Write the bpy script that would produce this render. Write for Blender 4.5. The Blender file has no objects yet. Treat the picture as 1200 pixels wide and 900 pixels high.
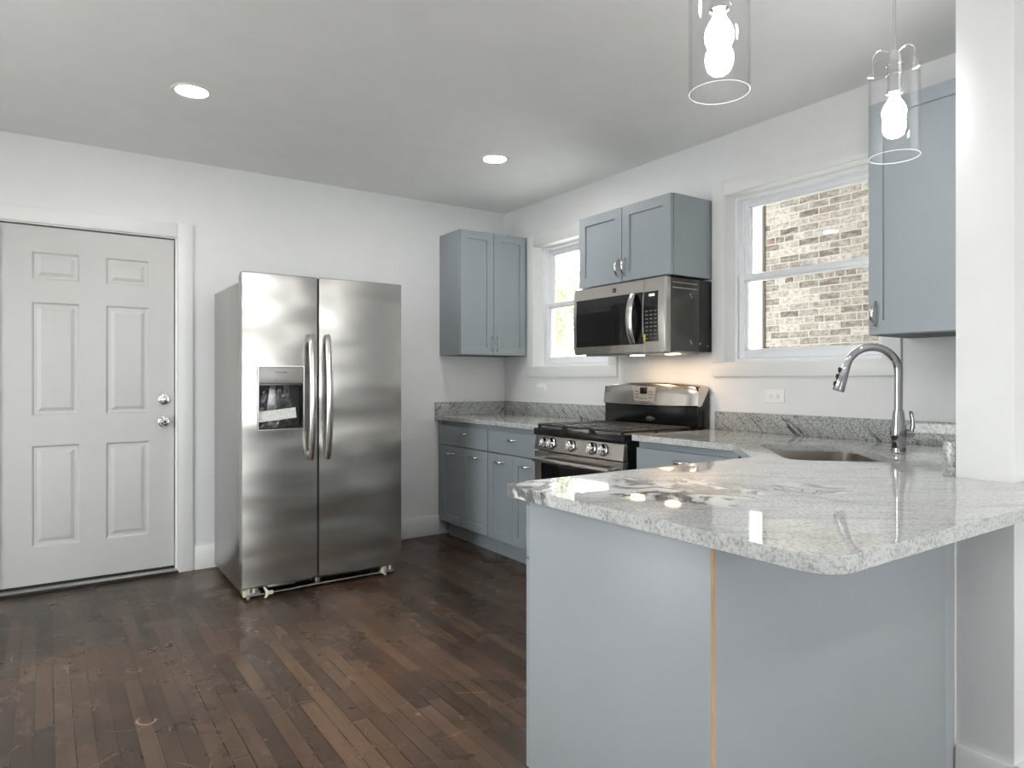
import bpy, bmesh, math, random
from mathutils import Matrix, Vector
random.seed(7)
S = bpy.context.scene
COL = S.collection
R = math.radians

# ------------------------------------------------------------------ camera, world, exposure
cam_data = bpy.data.cameras.new('camera')
cam_data.sensor_width = 36.0
cam_data.lens = 36.0 * 794.3 / 1200.0
cam_data.shift_y = -(450.0 - 443.4) / 1200.0
cam_data.clip_start = 0.05
cam = bpy.data.objects.new('camera', cam_data)
COL.objects.link(cam)
cam.location = (-3.111, -4.633, 1.2)
cam.rotation_euler = (R(90), 0, -R(34.49))
S.camera = cam

W = bpy.data.worlds.new('overcast_sky')
S.world = W
W.use_nodes = True
bg = W.node_tree.nodes['Background']
bg.inputs['Color'].default_value = (0.97, 0.985, 1.0, 1)
SKY = 4.6
bg.inputs['Strength'].default_value = SKY

S.view_settings.view_transform = 'Standard'
S.view_settings.look = 'None'
S.view_settings.gamma = 1.0
S.view_settings.use_curve_mapping = False
S.view_settings.exposure = 1.26
S.cycles.use_denoising = True
S.cycles.max_bounces = 14
S.cycles.diffuse_bounces = 6
S.cycles.glossy_bounces = 6
S.cycles.transparent_max_bounces = 16
S.cycles.caustics_reflective = False
S.cycles.caustics_refractive = False
S.cycles.sample_clamp_indirect = 6.0

CAN = 72.0        # recessed lamp lens radiance
BULB = 44.0       # pendant bulb radiance
HOOD = 0.36        # cooktop lamp watts

# ------------------------------------------------------------------ materials
def srgb(r, g, b):
    def f(c):
        c /= 255.0
        return c / 12.92 if c <= 0.04045 else ((c + 0.055) / 1.055) ** 2.4
    return (f(r), f(g), f(b), 1.0)

class NT:
    def __init__(s, name):
        s.m = bpy.data.materials.new(name)
        s.m.use_nodes = True
        s.t = s.m.node_tree
        s.n = s.t.nodes
        s.b = s.n['Principled BSDF']
        s.out = s.n['Material Output']
    def add(s, kind, **kw):
        n = s.n.new(kind)
        for k, v in kw.items():
            setattr(n, k, v)
        return n
    def link(s, a, b):
        s.t.links.new(a, b)
    def coords(s, scale=(1, 1, 1), rot=(0, 0, 0), loc=(0, 0, 0)):
        tc = s.add('ShaderNodeTexCoord')
        mp = s.add('ShaderNodeMapping')
        mp.inputs['Scale'].default_value = scale
        mp.inputs['Location'].default_value = loc
        src = tc.outputs['Object']
        if any(rot):
            m0 = s.add('ShaderNodeMapping')
            m0.inputs['Rotation'].default_value = rot
            s.link(src, m0.inputs['Vector'])
            src = m0.outputs['Vector']
        s.link(src, mp.inputs['Vector'])
        return mp.outputs['Vector']
    def noise(s, vec, scale, detail=4, rough=0.55, dist=0.0):
        n = s.add('ShaderNodeTexNoise')
        n.inputs['Scale'].default_value = scale
        n.inputs['Detail'].default_value = detail
        n.inputs['Roughness'].default_value = rough
        n.inputs['Distortion'].default_value = dist
        s.link(vec, n.inputs['Vector'])
        return n.outputs['Fac']
    def ramp(s, fac, stops):
        r = s.add('ShaderNodeValToRGB')
        e = r.color_ramp.elements
        while len(e) < len(stops):
            e.new(0.5)
        for k, (p, c) in enumerate(stops):
            e[k].position = p
            if not isinstance(c, (tuple, list)):
                c = (c, c, c, 1)
            e[k].color = c
        s.link(fac, r.inputs['Fac'])
        return r.outputs['Color']
    def mix(s, fac, a, b, mode='MIX'):
        m = s.add('ShaderNodeMix', data_type='RGBA', blend_type=mode, clamp_factor=True)
        for v, k in ((fac, 0), (a, 6), (b, 7)):
            if isinstance(v, (int, float)):
                m.inputs[k].default_value = v
            elif isinstance(v, (tuple, list)):
                m.inputs[k].default_value = v
            else:
                s.link(v, m.inputs[k])
        return m.outputs[2]
    def math(s, op, a, b=0.0):
        m = s.add('ShaderNodeMath', operation=op)
        for v, k in ((a, 0), (b, 1)):
            if isinstance(v, (int, float)):
                m.inputs[k].default_value = v
            else:
                s.link(v, m.inputs[k])
        return m.outputs[0]
    def bump(s, h, strength=0.2, dist=0.002):
        b = s.add('ShaderNodeBump')
        b.inputs['Strength'].default_value = strength
        b.inputs['Distance'].default_value = dist
        s.link(h, b.inputs['Height'])
        s.link(b.outputs['Normal'], s.b.inputs['Normal'])
    def set(s, **kw):
        for k, v in kw.items():
            k = k.replace('_', ' ')
            if isinstance(v, (int, float, tuple)):
                s.b.inputs[k].default_value = v
            else:
                s.link(v, s.b.inputs[k])
        return s

def plain(name, col, rough=0.5, metal=0.0, noise_amt=0.0, coat=0.0, spec=0.5):
    t = NT(name)
    v = t.coords()
    n = t.noise(v, 6.0, 3)
    k = 1 - noise_amt
    c2 = (col[0] * k, col[1] * k, col[2] * k, 1)
    t.link(t.ramp(n, [(0.3, c2), (0.7, col)]), t.b.inputs['Base Color'])
    t.set(Roughness=rough, Metallic=metal)
    t.b.inputs['Coat Weight'].default_value = coat
    t.b.inputs['Specular IOR Level'].default_value = spec
    return t

def paint(name, col, rough):
    t = plain(name, col, rough, 0, 0.03)
    h = t.noise(t.coords(), 180.0, 2)
    t.bump(h, 0.06, 0.001)
    return t.m

M = {}
M['wall'] = paint('wall_paint', (0.76, 0.76, 0.768, 1), 0.55)
M['ceiling'] = paint('ceiling_paint', (0.86, 0.86, 0.855, 1), 0.8)
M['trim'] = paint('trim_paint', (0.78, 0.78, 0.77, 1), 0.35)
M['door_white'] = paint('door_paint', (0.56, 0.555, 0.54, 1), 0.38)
M['vinyl'] = paint('window_vinyl', (0.82, 0.83, 0.85, 1), 0.3)
M['cabinet'] = paint('cabinet_grey_paint', srgb(150, 158, 163), 0.38)
M['cabinet_panel'] = paint('cabinet_panel_grey', srgb(160, 165, 170), 0.42)
M['raw_wood'] = plain('raw_panel_edge', srgb(214, 170, 120), 0.7, 0, 0.2).m
M['black'] = plain('black_enamel', (0.008, 0.008, 0.009, 1), 0.18).m
M['black_matte'] = plain('black_plastic', (0.014, 0.014, 0.015, 1), 0.5, 0, 0.2).m
M['iron'] = plain('cast_iron', (0.035, 0.034, 0.033, 1), 0.5, 0, 0.3).m
M['chrome'] = plain('chrome', (0.82, 0.82, 0.84, 1), 0.06, 1.0, 0.02).m
M['faucet_chrome'] = plain('faucet_chrome', (0.50, 0.50, 0.53, 1), 0.10, 1.0, 0.04).m
M['nickel'] = plain('satin_nickel', (0.66, 0.64, 0.61, 1), 0.2, 1.0, 0.05).m
M['dark_gap'] = plain('rubber_gasket', (0.012, 0.012, 0.012, 1), 0.7, 0, 0.2).m
M['grey_plastic'] = plain('dispenser_grey', srgb(160, 158, 155), 0.4, 0.3, 0.03).m
M['ivory'] = plain('ivory_plastic', srgb(215, 208, 190), 0.5, 0, 0.06).m
M['outlet'] = plain('outlet_plastic', (0.84, 0.84, 0.83, 1), 0.3, 0, 0.02).m
M['ink'] = plain('printed_ink', srgb(70, 70, 72), 0.5).m
M['red_ink'] = plain('red_printed_ink', srgb(140, 50, 40), 0.5).m
M['key_grey'] = plain('key_print', srgb(120, 120, 122), 0.5).m
M['yellow'] = plain('yellow_sticker', srgb(214, 214, 60), 0.6).m
M['charcoal'] = plain('charcoal_steel', (0.10, 0.10, 0.098, 1), 0.26, 0.85, 0.1).m
M['galv'] = plain('bare_sheet_steel', (0.42, 0.42, 0.42, 1), 0.35, 1.0, 0.2).m
M['white_socket'] = plain('bulb_base_white', (0.82, 0.82, 0.80, 1), 0.4).m

def steel(name, col, rough, wave=0.0, axis='x'):
    t = NT(name)
    sc = {'x': (4, 4, 900), 'z': (900, 900, 4), 'y': (6, 6, 700)}[axis]
    n = t.noise(t.coords(scale=sc), 1.0, 2)
    base = t.mix(n, (col[0] * 0.985, col[1] * 0.985, col[2] * 0.985, 1), (col[0] * 1.015, col[1] * 1.015, col[2] * 1.015, 1))
    t.set(Metallic=1.0)
    t.link(base, t.b.inputs['Base Color'])
    r = t.add('ShaderNodeMapRange')
    r.inputs['To Min'].default_value = rough * 0.985
    r.inputs['To Max'].default_value = rough * 1.015
    t.link(n, r.inputs['Value'])
    t.link(r.outputs[0], t.b.inputs['Roughness'])
    if wave:
        w = t.noise(t.coords(scale=(1.1, 1.1, 4.0)), 1.2, 1, 0.4)
        t.bump(w, 1.0, wave)
    return t.m
M['steel'] = steel('brushed_stainless', (0.58, 0.545, 0.51), 0.24)
M['fridge_steel'] = steel('fridge_stainless', (0.46, 0.445, 0.425), 0.27, 0.022)
M['fridge_steel'].node_tree.nodes['Principled BSDF'].inputs['Metallic'].default_value = 0.94
M['fridge_side'] = steel('fridge_side_steel', (0.50, 0.495, 0.485), 0.32, 0.004)
M['sink_steel'] = steel('sink_stainless', (0.52, 0.48, 0.44), 0.28)
M['handle_steel'] = steel('handle_stainless', (0.62, 0.60, 0.585), 0.2, 0, 'z')

def glass(name, tint=(1, 1, 1, 1), ior=1.45, rough=0.0):
    t = NT(name)
    tr = t.add('ShaderNodeBsdfTransparent')
    tr.inputs['Color'].default_value = tint
    gl = t.add('ShaderNodeBsdfGlossy')
    gl.inputs['Roughness'].default_value = rough
    lw = t.add('ShaderNodeLayerWeight')
    lw.inputs['Blend'].default_value = 0.5
    r0 = ((ior - 1) / (ior + 1)) ** 2
    fr = t.math('ADD', t.math('MULTIPLY', t.math('POWER', lw.outputs['Facing'], 5.0), 1 - r0), r0)
    mx = t.add('ShaderNodeMixShader')
    t.link(fr, mx.inputs[0])
    t.link(tr.outputs[0], mx.inputs[1])
    t.link(gl.outputs[0], mx.inputs[2])
    t.link(mx.outputs[0], t.out.inputs['Surface'])
    return t.m
M['pane'] = glass('window_glass', (0.97, 0.985, 0.975, 1))
M['pendant_glass'] = glass('pendant_glass', (0.988, 0.99, 0.992, 1), 1.55)
M['film'] = glass('clear_plastic_film', (0.86, 0.86, 0.86, 1), 1.6, 0.12)

def glint():  # white ring standing in for bulb light refracted in the glass rim
    t = NT('ground_glass_edge')
    tr = t.add('ShaderNodeBsdfTranslucent')
    tr.inputs['Color'].default_value = (0.95, 0.95, 0.95, 1)
    df = t.add('ShaderNodeBsdfDiffuse')
    df.inputs['Color'].default_value = (0.95, 0.95, 0.95, 1)
    mx = t.add('ShaderNodeMixShader')
    t.link(tr.outputs[0], mx.inputs[1])
    t.link(df.outputs[0], mx.inputs[2])
    t.link(mx.outputs[0], t.out.inputs['Surface'])
    return t.m
M['ground_edge'] = glint()

def emit(name, col, s):
    t = NT(name)
    e = t.add('ShaderNodeEmission')
    e.inputs['Color'].default_value = col
    e.inputs['Strength'].default_value = s
    t.link(e.outputs[0], t.out.inputs['Surface'])
    return t.m
M['can_lens'] = emit('lit_lamp_lens', (1, 0.975, 0.94, 1), CAN)
M['bulb'] = emit('lit_bulb', (1, 0.98, 0.95, 1), BULB)
M['hood_lens'] = emit('lit_cooktop_lens', (1, 0.72, 0.42, 1), 5.0)
M['display'] = emit('lit_display', (0.95, 1, 1, 1), 1.2)

def dark_glass():
    t = plain('oven_black_glass', (0.006, 0.006, 0.007, 1), 0.05, 0, 0.0, 0.0)
    return t.m
M['black_glass'] = dark_glass()

def granite(name, light, mid, dark, streak, rot, rough=0.03, clusters=(), tone=0.45, grit=130.0):
    """speckled stone whose grain runs along the local x axis after turning by rot;
    clusters = (cx, cy, half length, half width, black, white) patches of dark crystals in turned coordinates"""
    t = NT(name)
    v = t.coords()
    sp = t.noise(v, grit, 3, 0.7)
    base = t.ramp(sp, [(0.33, dark), (0.42, mid), (0.52, light), (0.75, light)])
    cl = t.noise(t.coords(scale=(3.5, 16.0, 16.0), rot=rot), 1.6, 7, 0.66, 0.5)
    cloud = t.ramp(cl, [(0.34, mid), (0.5, light), (0.68, (min(1, light[0] * 1.12), min(1, light[1] * 1.12), min(1, light[2] * 1.12), 1))])
    c = t.mix(tone, base, cloud)
    st = t.noise(t.coords(scale=(5.0, 42.0, 42.0), rot=rot), 1.3, 6, 0.72, 0.7)
    stm = t.ramp(st, [(0.0, 1.0), (0.36, 1.0), (0.45, 0.0)])
    c = t.mix(t.math('MULTIPLY', stm, streak), c, (dark[0] * 0.6, dark[1] * 0.6, dark[2] * 0.62, 1))
    for k, (cx, cy, a, b, bl, wh) in enumerate(clusters):
        q = t.add('ShaderNodeMapping')
        q.inputs['Scale'].default_value = (1 / a, 1 / b, 0)
        q.inputs['Location'].default_value = (-cx / a, -cy / b, 0)
        t.link(t.coords(rot=rot), q.inputs['Vector'])
        ln = t.add('ShaderNodeVectorMath', operation='LENGTH')
        t.link(q.outputs[0], ln.inputs[0])
        edge = t.noise(t.coords(), 9.0, 3)
        d = t.math('ADD', ln.outputs['Value'], t.math('MULTIPLY', t.math('SUBTRACT', edge, 0.5), 1.6))
        mask = t.ramp(d, [(0.55, 1.0), (0.95, 0.0)])
        sc = (7.0, 6.0, 7.0) if a > 0.05 else (11.0, 11.0, 11.0)
        vn = t.noise(t.coords(scale=sc, rot=rot, loc=(k * 3.1 + 0.4, 0.7 * k, 0)), 1.1, 6, 0.55, 1.8)
        wm = t.ramp(vn, [(0.49, 0.0), (0.53, 1.0)])
        c = t.mix(t.math('MULTIPLY', t.math('MULTIPLY', wm, mask), wh), c, (0.80, 0.80, 0.79, 1))
        bm = t.ramp(vn, [(0.36, 0.0), (0.41, 1.0), (0.46, 1.0), (0.49, 0.0)])
        c = t.mix(t.math('MULTIPLY', t.math('MULTIPLY', bm, mask), bl), c, (0.05, 0.05, 0.052, 1))
    t.link(c, t.b.inputs['Base Color'])
    t.set(Roughness=rough)
    return t.m
def turned(x, y, deg=34.5):
    a = R(deg)
    return (x * math.cos(a) - y * math.sin(a), x * math.sin(a) + y * math.cos(a))
M['granite'] = granite('polished_granite', srgb(200, 201, 200), srgb(150, 151, 151), srgb(112, 113, 114), 0.14, (0, 0, R(34.5)), 0.03,
                       [(*turned(-1.80, -3.44), 0.24, 0.24, 0.85, 0.8), (*turned(-1.49, -3.62), 0.13, 0.11, 0.7, 0.4), (*turned(-2.07, -3.20), 0.13, 0.16, 0.8, 0.9)])
M['granite_splash'] = granite('granite_backsplash', srgb(174, 175, 173), srgb(108, 109, 109), srgb(34, 35, 36), 0.9, (R(-42), 0, R(-90)), 0.12, (), 0.3, 105.0)
M['granite_back'] = granite('granite_short_backsplash', srgb(180, 181, 179), srgb(108, 109, 109), srgb(34, 35, 36), 0.9, (0, R(40), 0), 0.12,
                            [(-1.1, 0.0, 0.5, 9.0, 0.95, 0.9)], 0.3, 105.0)

def floor_mat():
    t = NT('dark_strip_oak')
    tc = t.add('ShaderNodeTexCoord')
    sx = t.add('ShaderNodeSeparateXYZ')
    t.link(tc.outputs['Object'], sx.inputs[0])
    cx = t.add('ShaderNodeCombineXYZ')
    row = t.math('FLOOR', t.math('DIVIDE', sx.outputs['X'], 0.0572))
    wn = t.add('ShaderNodeTexWhiteNoise', noise_dimensions='1D')
    t.link(row, wn.inputs['W'])
    t.link(t.math('ADD', sx.outputs['Y'], t.math('MULTIPLY', wn.outputs['Value'], 1.7)), cx.inputs['X'])
    t.link(sx.outputs['X'], cx.inputs['Y'])
    br = t.add('ShaderNodeTexBrick')
    br.offset = 0.0
    br.squash = 1.0
    br.inputs['Scale'].default_value = 1.0
    br.inputs['Brick Width'].default_value = 0.74
    br.inputs['Row Height'].default_value = 0.0572
    br.inputs['Mortar Size'].default_value = 0.0016
    br.inputs['Mortar Smooth'].default_value = 0.2
    br.inputs['Color1'].default_value = srgb(50, 39, 32)
    br.inputs['Color2'].default_value = srgb(86, 68, 55)
    br.inputs['Mortar'].default_value = srgb(16, 12, 10)
    t.link(cx.outputs[0], br.inputs['Vector'])
    grain = t.noise(t.coords(scale=(60, 3.0, 1)), 1.0, 6, 0.65, 0.6)
    g = t.ramp(grain, [(0.3, 0.78), (0.7, 1.12)])
    c = t.mix(1.0, br.outputs['Color'], g, 'MULTIPLY')
    stain = t.noise(t.coords(scale=(2.4, 1.1, 1)), 1.6, 5, 0.6, 0.5)
    sm = t.ramp(stain, [(0.30, 1.0), (0.52, 0.0)])
    c = t.mix(t.math('MULTIPLY', sm, 0.5), c, srgb(24, 20, 19))
    wear = t.noise(t.coords(loc=(3, 1, 0)), 1.15, 5, 0.62)
    wm = t.ramp(wear, [(0.5, 0.0), (0.7, 1.0)])
    c = t.mix(t.math('MULTIPLY', wm, 0.4), c, srgb(112, 80, 56))
    # brighter floor centre painted into the colour in front of the refrigerator
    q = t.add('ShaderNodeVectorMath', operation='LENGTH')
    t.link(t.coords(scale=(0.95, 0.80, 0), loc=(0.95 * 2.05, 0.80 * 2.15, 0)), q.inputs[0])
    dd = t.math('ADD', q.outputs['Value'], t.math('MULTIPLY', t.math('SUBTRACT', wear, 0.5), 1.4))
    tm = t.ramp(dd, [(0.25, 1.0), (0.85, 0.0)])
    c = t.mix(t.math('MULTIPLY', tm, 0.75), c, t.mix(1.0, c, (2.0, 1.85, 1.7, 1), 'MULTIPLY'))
    # scratches
    vo = t.add('ShaderNodeTexVoronoi', feature='DISTANCE_TO_EDGE')
    vo.inputs['Scale'].default_value = 3.4
    dn = t.add('ShaderNodeTexNoise')
    dn.inputs['Scale'].default_value = 1.2
    t.link(t.coords(), dn.inputs['Vector'])
    vadd = t.add('ShaderNodeVectorMath', operation='ADD')
    t.link(t.coords(rot=(0, 0, 0.6)), vadd.inputs[0])
    t.link(dn.outputs['Color'], vadd.inputs[1])
    t.link(vadd.outputs[0], vo.inputs['Vector'])
    thin = t.ramp(vo.outputs['Distance'], [(0.0, 1.0), (0.0022, 1.0), (0.0042, 0.0)])
    pm = t.ramp(t.noise(t.coords(loc=(7, 2, 0)), 4.5, 3), [(0.56, 0.0), (0.64, 1.0)])
    c = t.mix(t.math('MULTIPLY', t.math('MULTIPLY', thin, pm), 0.75), c, srgb(190, 168, 146))
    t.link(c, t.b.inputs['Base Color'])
    rr = t.ramp(t.noise(t.coords(), 3.0, 4), [(0.3, 0.20), (0.7, 0.36)])
    t.link(rr, t.b.inputs['Roughness'])
    hb = t.mix(0.35, br.outputs['Fac'], grain)
    inv = t.math('SUBTRACT', 1.0, br.outputs['Fac'])
    t.bump(t.math('ADD', inv, t.math('MULTIPLY', grain, 0.12)), 0.25, 0.0012)
    t.b.inputs['Specular IOR Level'].default_value = 0.32
    return t.m
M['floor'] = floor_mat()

def brick_mat():
    t = NT('old_common_brick')
    tc = t.add('ShaderNodeTexCoord')
    sx = t.add('ShaderNodeSeparateXYZ')
    t.link(tc.outputs['Object'], sx.inputs[0])
    cx = t.add('ShaderNodeCombineXYZ')
    t.link(sx.outputs['Y'], cx.inputs['X'])
    t.link(sx.outputs['Z'], cx.inputs['Y'])
    dn = t.add('ShaderNodeTexNoise')
    dn.inputs['Scale'].default_value = 9.0
    t.link(cx.outputs[0], dn.inputs['Vector'])
    off = t.add('ShaderNodeVectorMath', operation='SCALE')
    off.inputs['Scale'].default_value = 0.012
    t.link(dn.outputs['Color'], off.inputs[0])
    ad = t.add('ShaderNodeVectorMath', operation='ADD')
    t.link(cx.outputs[0], ad.inputs[0])
    t.link(off.outputs[0], ad.inputs[1])
    def brick(c1, c2, mo, bias=0.0):
        br = t.add('ShaderNodeTexBrick')
        br.offset = 0.5
        br.squash = 0.5
        br.squash_frequency = 6
        br.inputs['Scale'].default_value = 1.0
        br.inputs['Brick Width'].default_value = 0.195
        br.inputs['Row Height'].default_value = 0.064
        br.inputs['Mortar Size'].default_value = 0.0055
        br.inputs['Mortar Smooth'].default_value = 0.3
        br.inputs['Bias'].default_value = bias
        br.inputs['Color1'].default_value = c1
        br.inputs['Color2'].default_value = c2
        br.inputs['Mortar'].default_value = mo
        t.link(ad.outputs[0], br.inputs['Vector'])
        return br
    b1 = brick(srgb(62, 48, 41), srgb(140, 133, 126), srgb(154, 147, 139), 0.05)
    n1 = t.noise(t.coords(scale=(1, 9, 26)), 1.0, 4, 0.6)
    smear = t.ramp(n1, [(0.42, 0.0), (0.62, 1.0)])
    c = t.mix(t.math('MULTIPLY', smear, 0.45), b1.outputs['Color'], srgb(142, 139, 131))
    n2 = t.noise(t.coords(scale=(1, 5, 15), loc=(0, 4, 2)), 1.0, 2)
    rust = t.ramp(n2, [(0.66, 0.0), (0.72, 1.0)])
    c = t.mix(t.math('MULTIPLY', rust, 0.45), c, srgb(128, 86, 62))
    fine = t.noise(t.coords(scale=(1, 1, 1.6)), 26.0, 5, 0.7)
    c = t.mix(1.0, c, t.ramp(fine, [(0.36, 0.5), (0.56, 1.1)]), 'MULTIPLY')
    c = t.mix(b1.outputs['Fac'], c, srgb(142, 137, 127))
    t.link(c, t.b.inputs['Base Color'])
    t.set(Roughness=0.9)
    t.bump(t.math('SUBTRACT', 1.0, b1.outputs['Fac']), 0.6, 0.008)
    return t.m
M['brick'] = brick_mat()
M['brick_edge'] = plain('brown_corner_board', srgb(74, 60, 54), 0.8, 0, 0.25).m
M['siding'] = plain('outside_siding', (0.35, 0.35, 0.34, 1), 0.8, 0, 0.1).m
M['grass'] = plain('outside_pavement', srgb(226, 223, 217), 0.95, 0, 0.4).m  # ground colour kept pale so it bounces daylight onto the ceiling
M['bark'] = plain('tree_bark', srgb(150, 138, 122), 0.9, 0, 0.3).m
M['leaf'] = plain('spring_leaf', srgb(112, 136, 76), 0.7, 0, 0.35).m

def paper_mat():
    t = NT('printed_paper')
    tc = t.coords(scale=(1, 1, 1))
    n = t.noise(t.coords(scale=(260, 1, 90)), 1.0, 2)
    c = t.ramp(n, [(0.36, srgb(150, 150, 150)), (0.46, srgb(228, 228, 226))])
    t.link(c, t.b.inputs['Base Color'])
    t.set(Roughness=0.7)
    return t.m
M['paper'] = paper_mat()

# ------------------------------------------------------------------ mesh helpers
class MB:
    def __init__(s):
        s.bm = bmesh.new()
    def _merge(s, b, mat=None):
        if mat is not None:
            bmesh.ops.transform(b, matrix=mat, verts=b.verts)
        me = bpy.data.meshes.new('tmp')
        b.to_mesh(me)
        b.free()
        s.bm.from_mesh(me)
        bpy.data.meshes.remove(me)
        return s
    def box(s, x0, x1, y0, y1, z0, z1, b=0.0, seg=2, mat=None):
        t = bmesh.new()
        bmesh.ops.create_cube(t, size=1.0)
        cx, cy, cz = (x0 + x1) / 2, (y0 + y1) / 2, (z0 + z1) / 2
        for v in t.verts:
            v.co = Vector((cx + v.co.x * abs(x1 - x0), cy + v.co.y * abs(y1 - y0), cz + v.co.z * abs(z1 - z0)))
        if b > 0:
            bmesh.ops.bevel(t, geom=list(t.edges), offset=b, segments=seg, profile=0.5, affect='EDGES', clamp_overlap=True)
        return s._merge(t, mat)
    def lathe(s, prof, n=32, mat=None, cap=True):
        t = bmesh.new()
        rings = []
        for r, z in prof:
            r = max(r, 1e-5)
            rings.append([t.verts.new((r * math.cos(2 * math.pi * k / n), r * math.sin(2 * math.pi * k / n), z)) for k in range(n)])
        for a, b in zip(rings[:-1], rings[1:]):
            for k in range(n):
                t.faces.new((a[k], a[(k + 1) % n], b[(k + 1) % n], b[k]))
        if cap:
            t.faces.new(list(reversed(rings[0])))
            t.faces.new(rings[-1])
        bmesh.ops.recalc_face_normals(t, faces=t.faces)
        return s._merge(t, mat)
    def cyl(s, p0, p1, r0, r1=None, n=24):
        p0, p1 = Vector(p0), Vector(p1)
        d = p1 - p0
        q = d.to_track_quat('Z', 'Y').to_matrix().to_4x4()
        return s.lathe([(r0, 0), (r0 if r1 is None else r1, d.length)], n, Matrix.Translation(p0) @ q)
    def sphere(s, c, r, n=20, scale=(1, 1, 1)):
        t = bmesh.new()
        bmesh.ops.create_uvsphere(t, u_segments=n, v_segments=max(8, n // 2), radius=r)
        return s._merge(t, Matrix.Translation(c) @ Matrix.Diagonal((*scale, 1)))
    def tube(s, pts, rad, n=12, flat=None, up=None, cap=True):
        """sweep an ellipse along pts; rad a number or list; flat = (a, b) factors across frame axes"""
        t = bmesh.new()
        P = [Vector(p) for p in pts]
        rr = rad if isinstance(rad, (list, tuple)) else [rad] * len(P)
        fa, fb = flat or (1, 1)
        tg = []
        for k in range(len(P)):
            a = P[max(k - 1, 0)]
            b = P[min(k + 1, len(P) - 1)]
            tg.append((b - a).normalized())
        u = Vector(up) if up else (Vector((0, 0, 1)) if abs(tg[0].z) < 0.9 else Vector((1, 0, 0)))
        rings = []
        for k in range(len(P)):
            u = (u - tg[k] * u.dot(tg[k])).normalized()
            w = tg[k].cross(u)
            rings.append([t.verts.new(P[k] + (u * math.cos(2 * math.pi * j / n) * fa + w * math.sin(2 * math.pi * j / n) * fb) * rr[k]) for j in range(n)])
        for a, b in zip(rings[:-1], rings[1:]):
            for j in range(n):
                t.faces.new((a[j], a[(j + 1) % n], b[(j + 1) % n], b[j]))
        if cap:
            t.faces.new(list(reversed(rings[0])))
            t.faces.new(rings[-1])
        bmesh.ops.recalc_face_normals(t, faces=t.faces)
        return s._merge(t)
    def slab(s, u0, u1, z0, z1, th, rings, w0=0.0):
        """panelled slab facing -w(-y): rings = [(inset, depth)...] from the edge inwards"""
        t = bmesh.new()
        loops = []
        for ins, d in [(0, th)] + list(rings):
            loops.append([t.verts.new(p) for p in ((u0 + ins, w0 + d, z0 + ins), (u1 - ins, w0 + d, z0 + ins), (u1 - ins, w0 + d, z1 - ins), (u0 + ins, w0 + d, z1 - ins))])
        for a, b in zip(loops[:-1], loops[1:]):
            for k in range(4):
                t.faces.new((a[k], a[(k + 1) % 4], b[(k + 1) % 4], b[k]))
        t.faces.new(loops[-1])
        t.faces.new(list(reversed(loops[0])))
        bmesh.ops.recalc_face_normals(t, faces=t.faces)
        return s._merge(t)
    def prism(s, poly, z0, z1, holes=()):
        t = bmesh.new()
        edges = []
        for lp in [poly] + list(holes):
            vs = [t.verts.new((p[0], p[1], z0)) for p in lp]
            for a, b in zip(vs, vs[1:] + vs[:1]):
                edges.append(t.edges.new((a, b)))
        bmesh.ops.triangle_fill(t, use_beauty=True, use_dissolve=False, edges=edges)
        fs = list(t.faces)
        ex = bmesh.ops.extrude_face_region(t, geom=fs)
        vs = [g for g in ex['geom'] if isinstance(g, bmesh.types.BMVert)]
        bmesh.ops.translate(t, verts=vs, vec=(0, 0, z1 - z0))
        bmesh.ops.recalc_face_normals(t, faces=t.faces)
        return s._merge(t)
    def loft(s, loops, cap=(True, True), closed=True):
        t = bmesh.new()
        L = [[t.verts.new(p) for p in lp] for lp in loops]
        for a, b in zip(L[:-1], L[1:]):
            m = len(a)
            for k in range(m if closed else m - 1):
                t.faces.new((a[k], a[(k + 1) % m], b[(k + 1) % m], b[k]))
        if cap[0]:
            t.faces.new(list(reversed(L[0])))
        if cap[1]:
            t.faces.new(L[-1])
        bmesh.ops.recalc_face_normals(t, faces=t.faces)
        return s._merge(t)
    def build(s, name, mat, parent=None, smooth=35):
        me = bpy.data.meshes.new(name)
        s.bm.to_mesh(me)
        s.bm.free()
        me.materials.append(mat)
        if smooth:
            me.polygons.foreach_set('use_smooth', [True] * len(me.polygons))
            me.set_sharp_from_angle(angle=R(smooth))
        o = bpy.data.objects.new(name, me)
        COL.objects.link(o)
        if parent is not None:
            o.parent = parent
        return o

def tag(o, label, cat=None, group=None, kind=None):
    o['label'] = label
    if cat:
        o['category'] = cat
    if group:
        o['group'] = group
    if kind:
        o['kind'] = kind
    return o

def thing(name, label, cat, loc=(0, 0, 0), rz=0.0, group=None, kind=None):
    o = bpy.data.objects.new(name, None)
    o.empty_display_size = 0.1
    COL.objects.link(o)
    o.location = loc
    o.rotation_euler = (0, 0, rz)
    return tag(o, label, cat, group, kind)

def copy_tree(o, loc, label):
    def cp(a, par):
        c = a.copy()
        COL.objects.link(c)
        if par is not None:
            c.parent = par
        for ch in list(a.children):
            cp(ch, c)
        return c
    r = cp(o, None)
    r.location = loc
    r['label'] = label
    return r

def text(name, body, size, mat, parent, loc, rot=(R(90), 0, 0), depth=0.0004):
    cu = bpy.data.curves.new(name, 'FONT')
    cu.body = body
    cu.size = size
    cu.extrude = depth
    cu.align_x = 'CENTER'
    cu.align_y = 'CENTER'
    cu.materials.append(mat)
    tmp = bpy.data.objects.new('tmp', cu)
    me = bpy.data.meshes.new_from_object(tmp)
    me.name = name
    bpy.data.objects.remove(tmp)
    o = bpy.data.objects.new(name, me)
    COL.objects.link(o)
    o.parent = parent
    o.location = loc
    o.rotation_euler = rot
    return o

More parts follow.
